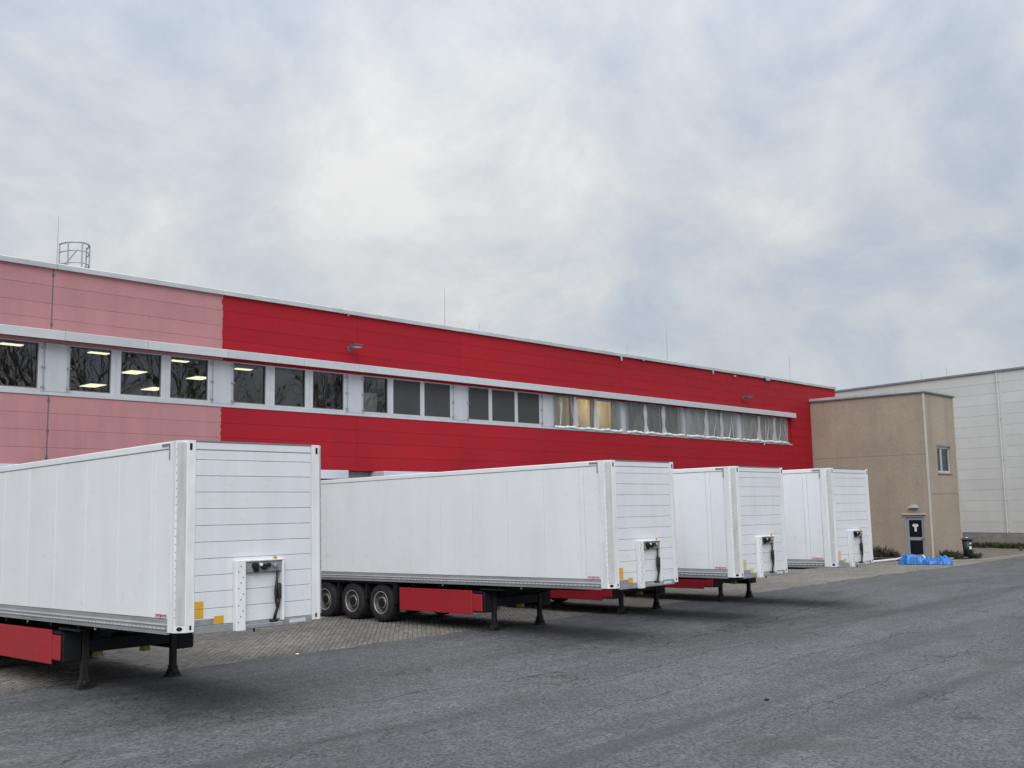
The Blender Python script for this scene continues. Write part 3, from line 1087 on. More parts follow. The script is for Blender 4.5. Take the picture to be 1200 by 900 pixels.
# plastic sheets over the right hand windows
def sheet(x0, x1, seed, label, mat='film', z0=6.24, z1=7.60, amp=1.0, folds=3):
    rnd = random.Random(seed)
    t = empty("plastic_sheet", ((x0 + x1) / 2, -0.02, z0), label, "plastic sheet", "plastic sheets over the windows")
    bm = bmesh.new()
    nx_, nz_ = 70, 22
    ph = [rnd.uniform(0, 6) for _ in range(8)]
    V = {}
    hw_ = (x1 - x0) / 2
    for i in range(nx_ + 1):
        for j in range(nz_ + 1):
            u = i / nx_
            w_ = j / nz_
            xx = -hw_ + 2 * hw_ * u
            zz_ = (z1 - z0) * w_
            y = amp * (0.012 * sin(xx * 4 + ph[0] + 2.5 * w_) + 0.006 * sin(xx * 9 + ph[1] - 4 * w_) + 0.0025 * sin(xx * 19 + 9 * w_ + ph[2]))
            y += amp * 0.008 * sin(zz_ * 5 + xx * 3 + ph[3]) * (1 - w_) + amp * 0.03 * max(0, sin(xx * 3.1 + zz_ * 2.2 + ph[4])) ** 4
            sag = -0.06 * sin(u * pi * 3 + ph[5]) ** 2 * (1 - w_) ** 3 - 0.04 * rnd.random() * (1 if j == 0 else 0)
            V[i, j] = bm.verts.new((xx, y - 0.02, zz_ + sag))
    for i in range(nx_):
        for j in range(nz_):
            bm.faces.new((V[i, j], V[i + 1, j], V[i + 1, j + 1], V[i, j + 1]))
    obj("film", bm, mat, t, True)
    # crumpled lower hem lying on the sill
    bm = bmesh.new()
    pts, rs = [], []
    n = 60
    for i in range(n + 1):
        u = i / n
        pts.append((-hw_ + 2 * hw_ * u, -0.045 + 0.015 * sin(u * 40 + ph[6]), 0.005 + 0.02 * sin(u * 23 + ph[7]) + rnd.uniform(-0.008, 0.008)))
        rs.append(0.034 + 0.026 * abs(sin(u * 31 + ph[5])) + rnd.uniform(0, 0.01))
    tube(bm, pts, rs, 8)
    obj("hem", bm, 'film_white', t, True)
    # film pressed white against the window posts
    for grp in PANES:
        for (pa, pb) in zip(grp, grp[1:]):
            xm = (pa[1] + pb[0]) / 2
            if not x0 < xm < x1:
                continue
            bm = bmesh.new()
            wd = (pb[0] - pa[1]) * 0.5
            prev = None
            for q in range(15):
                f_ = q / 14
                ww = wd * (0.8 + 0.25 * sin(f_ * 7 + ph[2]) + rnd.uniform(-0.08, 0.08)) + 0.10 * (1 - f_) ** 4
                xo = xm - (x0 + x1) / 2 + 0.02 * sin(f_ * 5 + ph[3])
                yy = -0.062 + 0.008 * sin(f_ * 11 + ph[1])
                cur = (bm.verts.new((xo - ww, yy, 0.04 + 1.26 * f_)), bm.verts.new((xo + 0.2 * ww, yy - 0.012, 0.04 + 1.26 * f_)), bm.verts.new((xo + ww, yy, 0.04 + 1.26 * f_)))
                if prev:
                    bm.faces.new((prev[0], prev[1], cur[1], cur[0]))
                    bm.faces.new((prev[1], prev[2], cur[2], cur[1]))
                prev = cur
            obj("pressed_strip", bm, 'film_thick', t, True)
    # hanging folds
    for k in range(folds):
        fx = rnd.uniform(-hw_ * 0.9, hw_ * 0.9)
        dx = rnd.uniform(-0.45, 0.45)
        bm = bmesh.new()
        top = rnd.uniform(1.0, 1.3)
        p = [(fx + dx * (1 - s) ** 2 + 0.012 * sin(s * 9 + k), -0.06 - 0.01 * sin(s * 6), 0.03 + top * s) for s in [q / 12 for q in range(13)]]
        tube(bm, p, [0.007 + 0.022 * (1 - q / 12) * rnd.uniform(0.6, 1.2) for q in range(13)], 6)
        obj("fold", bm, 'film_thick', t, True)
    return t


sheet(31.55, 36.0, 5, "clear plastic sheet over the windows with the warm lamp behind", 'film_lit', amp=0.3, folds=2)
sheet(36.35, 40.75, 6, "plastic sheet over the three windows right of the warmly lit ones", amp=0.3, folds=1)
sheet(41.0, 45.6, 7, "crumpled plastic sheet second from the right end of the window band", 'film_white2', amp=0.55, folds=5)
sheet(46.0, 50.62, 8, "rightmost crumpled plastic sheet at the end of the window band", 'film_white2', amp=0.55, folds=5)

# torn plastic scraps hanging from the roof edge
sc_lab = ["hanging vertically below the roof cap, left one", "tiny, stuck under the cap beside the hanging strip", "thin bent, right of the tall rod",
          "small flat, under the cap right of the bent one", "largest, crumpled, toward the right end of the roof edge", "small, near the left end of the red roof edge", "hanging from the sill end of the window band"]
for i, (x, z, w_, h_) in enumerate(((35.95, 9.34, 0.16, 0.26), (37.6, 9.50, 0.25, 0.07), (43.3, 9.36, 0.12, 0.20), (45.3, 9.40, 0.28, 0.09), (48.6, 9.46, 0.75, 0.20), (21.0, 9.50, 0.10, 0.08), (47.9, 6.02, 0.16, 0.18))):
    rnd = random.Random(40 + i)
    bm = bmesh.new()
    n = 7
    V = {}
    for a in range(n):
        for b in range(n):
            u, v_ = a / (n - 1) - 0.5, b / (n - 1)
            V[a, b] = bm.verts.new((x + w_ * u * (0.6 + 0.6 * v_) + rnd.uniform(-.01, .01), -0.15 - 0.03 * sin(u * 9) + rnd.uniform(-0.02, 0.02), z + h_ * v_ + 0.04 * u * (i % 3 - 1) + rnd.uniform(-0.01, 0.01)))
    for a in range(n - 1):
        for b in range(n - 1):
            bm.faces.new((V[a, b], V[a + 1, b], V[a + 1, b + 1], V[a, b + 1]))
    bmesh.ops.solidify(bm, geom=bm.faces[:], thickness=0.006)
    tag(obj("plastic_scrap", bm, 'film_white', None, True), "torn white plastic scrap " + sc_lab[i], "plastic scrap", "torn plastic scraps on the red building")


# ================================================================== BEIGE STAIR TOWER
BX0, BX1, BY, BZ = 53.3, 57.25, -6.42, 8.66
tower = empty("stair_tower", (55.2, -3.2, 0), "beige rendered stair tower with a grey door, between red warehouse and white hall", "building")
TX = Vector((55.2, -3.2, 0))


def tp(o):
    o.parent = tower
    o.matrix_parent_inverse = Matrix.Translation(-TX)
    return o


JZ = 5.42
DY0, DY1, DZ1 = -5.02, -6.12, 2.30      # door opening on the long face
# long face panels, leaving the door opening
tp(boxes("wall", [((BX0, DY0, 0), (BX0 + 0.25, -0.035, JZ - 0.008)), ((BX0, BY, 0), (BX0 + 0.25, DY1, JZ - 0.008)), ((BX0, DY1, DZ1), (BX0 + 0.25, DY0, JZ - 0.008))], 'beige'))
tp(boxes("wall", [((BX0, BY, JZ + 0.008), (BX0 + 0.25, -0.035, BZ))], 'beige'))
# short face panels with the window opening
WX0, WX1, WZ0, WZ1 = 54.62, 56.45, 4.48, 5.86
J2 = 3.36
sf = lambda z0, z1: ((BX0 + 0.255, BY, z0), (BX1, BY + 0.25, z1))
tp(boxes("wall", [sf(0, J2 - 0.02)], 'beige_light'))
tp(boxes("wall", [sf(J2 + 0.02, WZ0), sf(WZ1, BZ), ((BX0 + 0.255, BY, WZ0), (WX0, BY + 0.25, WZ1)), ((WX1, BY, WZ0), (BX1, BY + 0.25, WZ1))], 'beige_light'))
tp(boxes("joint_band", [((BX0 + 0.255, BY + 0.012, J2 - 0.019), (BX1 - 0.002, BY + 0.2, J2 + 0.019)), ((BX0 + 0.012, BY + 0.3, JZ - 0.007), (BX0 + 0.2, -0.04, JZ + 0.007))], 'cap_dark'))
tp(boxes("wall", [((BX1 - 0.25, BY + 0.255, 0), (BX1 - 0.003, -0.035, BZ))], 'beige_light'))
tp(boxes("inner_floor", [((BX0 + 0.26, BY + 0.26, 3.3), (BX1 - 0.26, -0.04, 3.5)), ((BX0 + 0.26, BY + 0.26, 8.2), (BX1 - 0.26, -0.04, 8.4))], 'room'))
tp(boxes("corner_trim", [((BX0 - 0.035, BY - 0.035, 0.1), (BX0 + 0.055, BY - 0.003, BZ - 0.02)), ((BX0 - 0.035, BY - 0.003, 0.1), (BX0 - 0.003, BY + 0.055, BZ - 0.02))], 'trim'))
tp(boxes("corner_trim", [((BX1 - 0.055, BY - 0.03, 0.1), (BX1 + 0.03, BY - 0.003, BZ - 0.02))], 'trim'))
cap = [((BX0 - 0.12, BY - 0.12, BZ), (BX1 + 0.12, BY + 0.3, BZ + 0.13)), ((BX0 - 0.12, BY + 0.3, BZ), (BX0 + 0.3, -0.04, BZ + 0.13)), ((BX1 - 0.3, BY + 0.3, BZ), (BX1 + 0.12, -0.04, BZ + 0.13))]
tp(boxes("roof_cap", cap, 'alu_cap'))
tp(boxes("roof_drip_edge", [((BX0 - 0.10, BY - 0.10, BZ - 0.05), (BX0 - 0.003, -0.04, BZ - 0.001)), ((BX0 - 0.003, BY - 0.10, BZ - 0.05), (BX1 + 0.10, BY - 0.003, BZ - 0.001))], 'cap_dark'))
tp(boxes("roof", [((BX0 + 0.26, BY + 0.26, BZ - 0.06), (BX1 - 0.26, -0.04, BZ - 0.02))], 'roofing'))
# window on the short face
win = tp(boxes("window", [((WX0 + .002, BY + 0.08, WZ0 + .002), (WX0 + 0.09, BY + 0.16, WZ1 - .002)), ((WX1 - 0.09, BY + 0.08, WZ0 + .002), (WX1 - .002, BY + 0.16, WZ1 - .002)),
                          ((WX0 + 0.09, BY + 0.08, WZ0 + .002), (WX1 - 0.09, BY + 0.16, WZ0 + 0.1)), ((WX0 + 0.09, BY + 0.08, WZ1 - 0.1), (WX1 - 0.09, BY + 0.16, WZ1 - .002)),
                          ((55.28, BY + 0.08, WZ0 + 0.1), (55.42, BY + 0.16, WZ1 - 0.1))], 'alu'))
for a, b in ((WX0 + 0.09, 55.28), (55.42, WX1 - 0.09)):
    bm = bmesh.new()
    bm.faces.new([bm.verts.new(q) for q in ((a, BY + 0.13, WZ0 + 0.1), (b, BY + 0.13, WZ0 + 0.1), (b, BY + 0.13, WZ1 - 0.1), (a, BY + 0.13, WZ1 - 0.1))])
    obj("pane", bm, 'glass_small', win)
boxes("blind", [((WX0 + 0.1, BY + 0.19, WZ0 + 0.1), (WX1 - 0.1, BY + 0.2, WZ1 - 0.1))], 'infill', win)
boxes("sill", [((WX0 - 0.05, BY - 0.06, WZ0 - 0.075), (WX1 + 0.05, BY + 0.078, WZ0 - 0.004))], 'door_frame', win)
boxes("lintel_box", [((WX0 - 0.03, BY - 0.02, WZ1 + 0.003), (WX1 + 0.03, BY - 0.004, WZ1 + 0.09))], 'cap_dark', win)

# door on the long face (x = BX0 plane)
fx = BX0 - 0.02
fr = tp(boxes("door_frame", [((fx, DY0 - 0.09, 0.08), (BX0 + 0.18, DY0 - .001, DZ1 - .001)), ((fx, DY1 + .001, 0.08), (BX0 + 0.18, DY1 + 0.09, DZ1 - .001)), ((fx, DY1 + 0.09, DZ1 - 0.12), (BX0 + 0.18, DY0 - 0.09, DZ1 - .001))], 'door_frame'))
dy0, dy1 = DY0 - 0.095, DY1 + 0.095
door = tp(boxes("door", [((BX0 + 0.03, dy0 - 0.12, 0.12), (BX0 + 0.08, dy0, 2.16)), ((BX0 + 0.03, dy1, 0.12), (BX0 + 0.08, dy1 + 0.12, 2.16)),
                         ((BX0 + 0.03, dy1 + 0.12, 2.04), (BX0 + 0.08, dy0 - 0.12, 2.16)), ((BX0 + 0.03, dy1 + 0.12, 1.00), (BX0 + 0.08, dy0 - 0.12, 1.16)),
                         ((BX0 + 0.03, dy1 + 0.12, 0.12), (BX0 + 0.08, dy0 - 0.12, 0.26))], 'door_frame'))
for z0, z1 in ((1.16, 2.04), (0.26, 1.00)):
    boxes("door_pane", [((BX0 + 0.05, dy1 + 0.121, z0 + .001), (BX0 + 0.065, dy0 - 0.121, z1 - .001))], 'door_dark', door)
bm = bmesh.new()
tube(bm, [(BX0 + 0.03, dy1 + 0.05, 1.06), (BX0 - 0.05, dy1 + 0.05, 1.06), (BX0 - 0.05, dy1 + 0.17, 1.06)], 0.018, 8)
obj("door_handle", bm, 'dead_black', door)
# white notice: two rounded lobes over a stem
bm = bmesh.new()
ym = (dy0 + dy1) / 2
for yy, zz_, r in ((ym + 0.075, 1.76, 0.075), (ym - 0.075, 1.76, 0.075), (ym, 1.80, 0.05)):
    lathe(bm, [(BX0 + 0.030, r), (BX0 + 0.047, r)], 18, 'x', (0, yy, zz_))
box(bm, (BX0 + 0.028, ym - 0.055, 1.45), (BX0 + 0.045, ym + 0.055, 1.76), 0.004)
obj("white_sticker", bm, 'sticker', door)
tp(boxes("door_hood", [((BX0 - 0.12, DY1 - 0.06, DZ1 + 0.004), (BX0 - 0.003, DY0 + 0.06, DZ1 + 0.07))], 'trim', None, 0.01))
t = empty("wall_lamp", (BX0, -5.57, 2.66), "small pale wedge shaped lamp above the grey door", "wall lamp")
bm = bmesh.new()
prism(bm, [(-0.26, 0.0), (0.26, 0.0), (0.22, 0.06), (0.06, 0.17), (-0.06, 0.17), (-0.22, 0.06)], -0.20, -0.003, 'x')
obj("shade", bm, 'alu', t)
boxes("lens", [((-0.17, -0.20, -0.03), (-0.02, 0.20, -0.002))], 'greyplate', t)

# ================================================================== WHITE HALL
HX, HZ = 67.0, 10.92
hall = empty("white_hall", (HX, -5, 0), "tall white panelled hall behind the beige stair tower", "building")
HO = Vector((HX, -5, 0))
HALL_A = radians(13)
hall.rotation_euler = (0, 0, -HALL_A)


def hp(o):
    o.parent = hall
    o.matrix_parent_inverse = Matrix.Translation(-HO)
    return o


hp(boxes("core_wall", [((HX + 0.05, -35.8, 0.9), (HX + 0.4, 14, HZ))], 'lowwall'))
hp(boxes("plinth", [((HX - 0.02, -35.8, 0), (HX + 0.3, 14, 0.98))], 'plinth'))
nrow_h = 15
ph_ = (HZ - 1.0) / nrow_h
ycols = [14, 4.0, -5.86, -15.8, -25.8, -35.8]
for y1, y0 in zip(ycols, ycols[1:]):
    for r in range(nrow_h):
        hp(block("wall_panel", (HX, y0 + 0.012, 1.0 + r * ph_ + 0.004), (HX + 0.048, y1 - 0.012, 1.0 + (r + 1) * ph_ - 0.004), 'hall', None, 0.006))
hp(boxes("joint_strip", [((HX - 0.012, -5.96, 1.0), (HX - 0.003, -5.76, HZ))], 'hall'))
bm = bmesh.new()
tube(bm, [(HX - 0.09, -5.68, 0.95), (HX - 0.09, -5.68, HZ - 0.05)], 0.035, 8)
for z in (1.1, 3.0, 5.5, 8.0, 10.3):
    box(bm, (HX - 0.11, -5.74, z), (HX, -5.62, z + 0.05))
hp(obj("downpipe", bm, 'hall'))
hp(boxes("roof_cap", [((HX - 0.10, -35.8, HZ + 0.002), (HX + 0.5, 14, HZ + 0.12))], 'cap_dark'))
hp(boxes("roof", [((HX + 0.41, -35.8, HZ - 0.3), (HX + 60, 14, HZ - 0.1))], 'roofing'))
for y, h in ((-2.2, 0.7), (-0.4, 0.55)):
    t = empty("lightning_rod", (HX + 0.25 + (y + 5) * math.tan(HALL_A), y, HZ + 0.12), "short lightning rod on the white hall roof edge, %s" % ("right one" if y < -1 else "left one"), "lightning rod")
    bm = bmesh.new()
    tube(bm, [(0, 0, 0), (0, 0, h)], [0.012, 0.007], 6)
    obj("rod", bm, 'galv', t)
    boxes("foot", [((-0.06, -0.06, 0), (0.06, 0.06, 0.05))], 'galv', t, 0.01)

# ================================================================== THINGS BY THE TOWER
# wheelie bin
bx, by = 54.35, -7.75
t = empty("wheelie_bin", (bx, by, 0.10), "dark wheeled rubbish bin with pale stickers beside the beige tower", "bin")
t.rotation_euler = (0, 0, radians(20))
bm = bmesh.new()
v0 = [bm.verts.new(q) for q in ((-0.21, -0.19, 0.06), (0.21, -0.19, 0.06), (0.21, 0.19, 0.06), (-0.21, 0.19, 0.06))]
v1 = [bm.verts.new(q) for q in ((-0.27, -0.24, 0.90), (0.27, -0.24, 0.90), (0.27, 0.24, 0.90), (-0.27, 0.24, 0.90))]
bm.faces.new(v0[::-1])
bm.faces.new(v1)
for i in range(4):
    j = (i + 1) % 4
    bm.faces.new((v0[i], v0[j], v1[j], v1[i]))
bmesh.ops.bevel(bm, geom=bm.edges[:], offset=0.02, segments=2, affect='EDGES')
obj("body", bm, 'bin', t, True)
bm = bmesh.new()
box(bm, (-0.31, -0.28, 0.905), (0.30, 0.28, 0.96), 0.018)
box(bm, (-0.26, -0.23, 0.958), (0.25, 0.23, 0.995), 0.018)
obj("lid", bm, 'bin', t)
bm = bmesh.new()
tube(bm, [(0.29, -0.2, 0.93), (0.37, -0.2, 0.95), (0.37, 0.2, 0.95), (0.29, 0.2, 0.93)], 0.016, 8)
obj("handle", bm, 'bin', t)
for s in (-1, 1):
    bm = bmesh.new()
    lathe(bm, [(s * 0.20, 0.02), (s * 0.20, 0.10), (s * 0.25, 0.10), (s * 0.25, 0.02)], 18, 'y', (0.2, 0, 0.10))
    obj("wheel", bm, 'rubber', t)
boxes("label_sticker", [((-0.262, -0.20, 0.70), (-0.252, -0.11, 0.78)), ((-0.248, -0.20, 0.45), (-0.238, -0.09, 0.60))], 'sticker', t)
bm = bmesh.new()
box(bm, (-0.08, -0.06, 0.996), (0.08, 0.06, 1.04), 0.02)
obj("paper_on_lid", bm, 'paper', t)
tag(block("concrete_slab", (52.9, -7.45, 0.09), (53.25, -6.95, 0.16), 'kerb', None, 0.01), "small pale slab lying left of the bin", "slab")


# blue tarpaulin: two crumpled heaps of draped sheet
def tarp(cx_, cy_, lx, ly, h, rot, seed, label, mat='tarp'):
    rnd = random.Random(seed)
    bm = bmesh.new()
    n, m_ = 64, 40
    V = {}
    ph = [rnd.uniform(0, 6.3) for _ in range(12)]
    lumps = [(rnd.uniform(-.75, .75), rnd.uniform(-.5, .5), rnd.uniform(.12, .34), rnd.uniform(.5, 1.0)) for _ in range(11)]
    for i in range(n + 1):
        for j in range(m_ + 1):
            u, v_ = 2 * i / n - 1, 2 * j / m_ - 1
            rad = 1 + 0.12 * sin(3 * math.atan2(v_, u) + ph[8]) + 0.06 * sin(9 * math.atan2(v_, u) + ph[9])
            # square -> disc
            du, dv = u * math.sqrt(1 - v_ * v_ / 2), v_ * math.sqrt(1 - u * u / 2)
            rr = math.sqrt(du * du + dv * dv)
            prof = max(0.0, 1 - rr ** 5.0)
            P3 = Vector((du * 1.5 + 0.5 * dv, dv * 0.8, seed * 3.1))
            n0 = mnoise.noise(P3 * 0.9)
            n1 = 1 - abs(mnoise.noise(P3 * 1.5 + Vector((4, 1, 0))))
            n2 = 1 - abs(mnoise.noise(P3 * 3.2 + Vector((0, 7, 2))))
            z = 0.62 + 0.5 * n0 + 0.5 * (n1 ** 3 - 0.5) + 0.30 * (n2 ** 3 - 0.5)
            z = prof ** 0.7 * min(1.0, max(0.18, z))
            side = 1 + 0.22 * mnoise.noise(Vector((du * 2.5, dv * 2.5, seed + 9.0)))
            V[i, j] = bm.verts.new((du * lx * rad * side, dv * ly * rad * side, 0.012 + h * z))
    for i in range(n):
        for j in range(m_):
            bm.faces.new((V[i, j], V[i + 1, j], V[i + 1, j + 1], V[i, j + 1]))
    o = obj("tarpaulin", bm, mat, None, False, (cx_, cy_, 0.01))
    o.rotation_euler = (0, 0, rot)
    return tag(o, label, "tarpaulin")


o = tarp(49.45, -6.95, 0.68, 0.50, 0.46, radians(-62), 3, "left heap of crumpled blue tarpaulin in front of the grey door")
bm = bmesh.new()
pts = [(0.50 + 0.04 * sin(k), -0.24 + 0.05 * k, 0.06 + 0.34 * sin(k * pi / 9)) for k in range(10)]
tube(bm, pts, [0.03 + 0.03 * sin(k * pi / 9) for k in range(10)], 7)
obj("folded_back_edge", bm, 'tarp_inner', o, True)
tarp(49.75, -8.05, 0.64, 0.46, 0.44, radians(-58), 9, "right heap of crumpled blue tarpaulin nearest the bin")

# heap of dry brush against the tower wall
bm = bmesh.new()
rnd = random.Random(5)
for k in range(1500):
    u = rnd.random()
    y = -2.2 - 2.5 * u
    hgt = 0.62 * (1 - u) ** 0.5 + 0.22
    z = 0.05 + rnd.random() * hgt * rnd.random() ** 0.3
    p = Vector((53.22 - rnd.random() * 0.6 * (1 - z / (hgt + .1)), y, z))
    d = Vector((rnd.uniform(-1, 1), rnd.uniform(-1, 1), rnd.uniform(-0.4, 0.9))).normalized() * rnd.uniform(0.08, 0.25)
    s = d.cross(Vector((0, 0, 1))).normalized() * rnd.uniform(0.006, 0.03)
    bm.faces.new([bm.verts.new(q) for q in (p - s, p + s, p + d + s * 0.4, p + d - s * 0.4)])
o = obj("brush_heap", bm, 'brush')
tag(o, "low heap of dry brown brush against the foot of the beige wall", "brush")
bm = bmesh.new()
tube(bm, [(49.0, -4.55, 0.05), (50.5, -4.75, 0.05), (52.0, -5.0, 0.07), (52.7, -5.0, 0.12)], 0.055, 8)
tag(obj("plastic_pipe", bm, 'sticker', None, True), "pale pipe lying on the ground before the brush heap", "pipe")

# litter on the asphalt
for i, (x, y, s, mat, lab) in enumerate(((12.7, -9.35, 0.035, 'paper', "white paper scrap on the asphalt edge between the first two trailers"),
                                         (14.2, -19.4, 0.035, 'dead_black', "small dark lump on the asphalt in the right foreground"))):
    bm = bmesh.new()
    bmesh.ops.create_icosphere(bm, subdivisions=2, radius=s)
    for v in bm.verts:
        v.co = Vector((v.co.x * 1.3, v.co.y, v.co.z * 0.45)) * random.uniform(0.75, 1.2)
    tag(obj("litter_scrap", bm, mat, None, False, (x, y, 0.012 + s * 0.35)), lab, "litter")

# ================================================================== TRAILERS
W, H, L = 2.55, 2.79, 13.6
ZB = 1.065                      # box underside above local ground
WHEEL_DY = (7.93, 9.18, 10.43)


def make_trailer():
    root = empty("semi_trailer", (0, 0, 0))
    Z = ZB
    # core box
    bm = bmesh.new()
    prism(bm, [(0.03, L - 0.06), (0.03, 0.20), (0.14, 0.056), (W - 0.14, 0.056), (W - 0.03, 0.20), (W - 0.03, L - 0.06)], Z + 0.10, Z + H - 0.03, 'z')
    obj("box_core", bm, 'core', root)
    boxes("roof", [((0.02, 0.14, Z + H - 0.028), (W - 0.02, L - 0.05, Z + H - 0.008))], 'white', root)
    boxes("floor", [((0.05, 0.10, Z + 0.02), (W - 0.05, L - 0.06, Z + 0.098))], 'black', root)
    # side panels
    SE = [0.31, 0.717, 0.852, 1.92, 3.10, 4.275, 5.45, 6.584, 7.751, 8.953, 10.13, 11.30, 12.47, 13.45]
    for a, b in zip(SE, SE[1:]):
        block("side_panel", (0.004, a + 0.004, Z + 0.222), (0.029, b - 0.004, Z + 2.672), 'white', root, 0.004)
        block("side_panel", (W - 0.029, a + 0.004, Z + 0.222), (W - 0.004, b - 0.004, Z + 2.672), 'white', root, 0.004)
    for xa, xb in ((-0.008, 0.029), (W - 0.029, W + 0.008)):
        block("top_rail", (xa, 0.30, Z + 2.680), (xb, L - 0.15, Z + H), 'white', root, 0.012)
    # ribbed bottom rail
    for s in (0, 1):
        def X(v):
            return v if s == 0 else W - v
        prof = [(-0.018, 0.0), (-0.018, 0.045), (-0.004, 0.052), (-0.004, 0.060), (-0.022, 0.066), (-0.022, 0.098), (-0.006, 0.106), (-0.006, 0.120),
                (-0.018, 0.128), (-0.018, 0.148), (-0.004, 0.158), (0.002, 0.215), (0.028, 0.215), (0.028, 0.0)]
        bm = bmesh.new()
        prism(bm, [(X(a), Z + b) for a, b in prof], 0.302, L - 0.12, 'y')
        rl = obj("bottom_rail", bm, 'rail', root)
        bm = bmesh.new()
        y = 0.36
        while y < L - 0.3:
            xa, xb = sorted((X(-0.022), X(-0.027)))
            box(bm, (xa, y, Z + 0.072), (xb, y + 0.085, Z + 0.094))
            y += 0.125
        stuff(obj("lashing_slots", bm, 'rail_light', rl))
        xa, xb = sorted((X(-0.0185), X(-0.022)))
        boxes("bright_lip", [((xa, 0.304, Z + 0.130), (xb, L - 0.13, Z + 0.146))], 'rail_light', rl)
    # front corner posts (chamfered)
    for s in (0, 1):
        def X(v):
            return v if s == 0 else W - v
        bm = bmesh.new()
        poly = [(-0.010, 0.30), (-0.010, 0.125), (0.112, -0.004), (0.243 if s == 0 else 0.262, -0.004), (0.243 if s == 0 else 0.262, 0.054), (0.13, 0.054), (0.028, 0.19), (0.028, 0.30)]
        prism(bm, [(X(a), b) for a, b in poly], Z + 0.03, Z + H + 0.004, 'z')
        po = obj("corner_post", bm, 'post', root)
        bm = bmesh.new()
        d = Vector((0.122, -0.129, 0)).normalized()
        nrm = Vector((-0.727, -0.687, 0))
        for z in [Z + 0.25 + 0.115 * k for k in range(22)]:
            for f in (0.10,):
                c = Vector((-0.010, 0.125, 0)) + Vector((0.122, -0.129, 0)) * f
                c = c + nrm * 0.002
                q = Vector((X(c.x), c.y, z))
                box(bm, q - Vector((0.004, 0.004, 0.006)), q + Vector((0.004, 0.004, 0.006)))
        stuff(obj("rivets", bm, 'steel_dark', po))
        bm = bmesh.new()
        c0, c1 = Vector((-0.010, 0.125, 0)), Vector((0.112, -0.004, 0))
        a_, b_ = c0.lerp(c1, 0.16) + nrm * 0.0035, c0.lerp(c1, 0.93) + nrm * 0.0035
        poly_ = [(X(a_.x), a_.y), (X(b_.x), b_.y), (X(b_.x - nrm.x * 0.003), b_.y - nrm.y * 0.003), (X(a_.x - nrm.x * 0.003), a_.y - nrm.y * 0.003)]
        prism(bm, poly_, Z + 0.13, Z + H - 0.03, 'z')
        obj("worn_post_cover", bm, 'post_worn', po)
        # raised dark plates painting the shade of slots, low and high
        for (px_, zz_, w_, h_) in ((0.165, 2.70, 0.020, 0.05), (0.185, 0.095, 0.016, 0.03)):
            boxes("slot_shade_plate", [((X(px_) - w_, -0.0075, Z + zz_ - h_), (X(px_) + w_, -0.0045, Z + zz_ + h_))], 'dead_black', po)
        bm = bmesh.new()
        c = Vector((X(0.051), 0.0605, Z + 0.085))
        nn = Vector((nrm.x * (1 if s == 0 else -1), nrm.y, 0)).normalized()
        tt = Vector((-nn.y, nn.x, 0))
        ring = [bm.verts.new(c + nn * 0.008 + tt * 0.042 * cos(a) + Vector((0, 0, 0.030 * sin(a)))) for a in [2 * pi * k / 20 for k in range(20)]]
        ring2 = [bm.verts.new(v.co - nn * 0.006) for v in ring]
        bm.faces.new(ring)
        for k in range(20):
            bm.faces.new((ring[k], ring2[k], ring2[(k + 1) % 20], ring[(k + 1) % 20]))
        obj("oval_shade_plate", bm, 'dead_black', po)  # raised dark oval painting the shade inside a casting hole
        # dark angle seal at the top of the side
        xs_ = sorted((X(-0.010), X(-0.0165)))
        boxes("corner_seal", [((xs_[0], 0.285, Z + 2.52), (xs_[1], 0.312, Z + 2.762)), ((xs_[0], 0.312, Z + 2.722), (xs_[1], 0.525, Z + 2.762))], 'seal', root)
    # front slats
    u0, u1 = 0.246, W - 0.265
    zs = [0.102, 0.341, 0.583, 0.822, 1.062, 1.303, 1.545, 1.79, 2.034, 2.274, 2.511, 2.655]
    for a, b in zip(zs, zs[1:]):
        block("front_slat", (u0 + 0.001, 0.006, Z + a + 0.003), (u1 - 0.001, 0.055, Z + b - 0.003), 'white_slat', root, 0.004)
    block("front_top_rail", (u0 + 0.001, 0.002, Z + 2.66), (u1 - 0.001, 0.055, Z + 2.775), 'white_slat', root, 0.01)
    boxes("front_top_edge", [((u0 + 0.001, -0.006, Z + 2.777), (u1 - 0.001, 0.10, Z + 2.795))], 'seal', root)
    boxes("front_bottom_rail", [((u0 + 0.001, -0.010, Z - 0.01), (u1 - 0.001, 0.055, Z + 0.100))], 'greyplate', root, 0.006)
    boxes("front_bottom_rail_label", [((1.86, -0.014, Z + 0.02), (2.16, -0.0105, Z + 0.075))], 'rail_light', root)
    # coupling recess frame
    cf = boxes("coupling_frame", [((0.875, -0.105, Z - 0.02), (1.035, 0.004, Z + 1.02)), ((1.690, -0.085, Z + 0.075), (1.728, 0.004, Z + 0.985)),
                                  ((1.036, -0.085, Z + 0.985), (1.728, 0.004, Z + 1.02))], 'post', root, 0.01)
    bm = bmesh.new()
    rnd = random.Random(2)
    for k in range(11):
        zz_ = Z + 0.10 + 0.082 * k
        xx = 0.90 + 0.04 * (k % 3)
        box(bm, (xx, -0.1075, zz_), (xx + 0.014, -0.1052, zz_ + 0.018))
    stuff(obj("bolt_hole_plates", bm, 'dead_black', cf))  # small dark plates in place of the shade in bolt holes
    hd = boxes("coupling_plate", [((1.037, -0.060, Z + 0.825), (1.688, 0.004, Z + 0.982))], 'greyplate', root, 0.006)
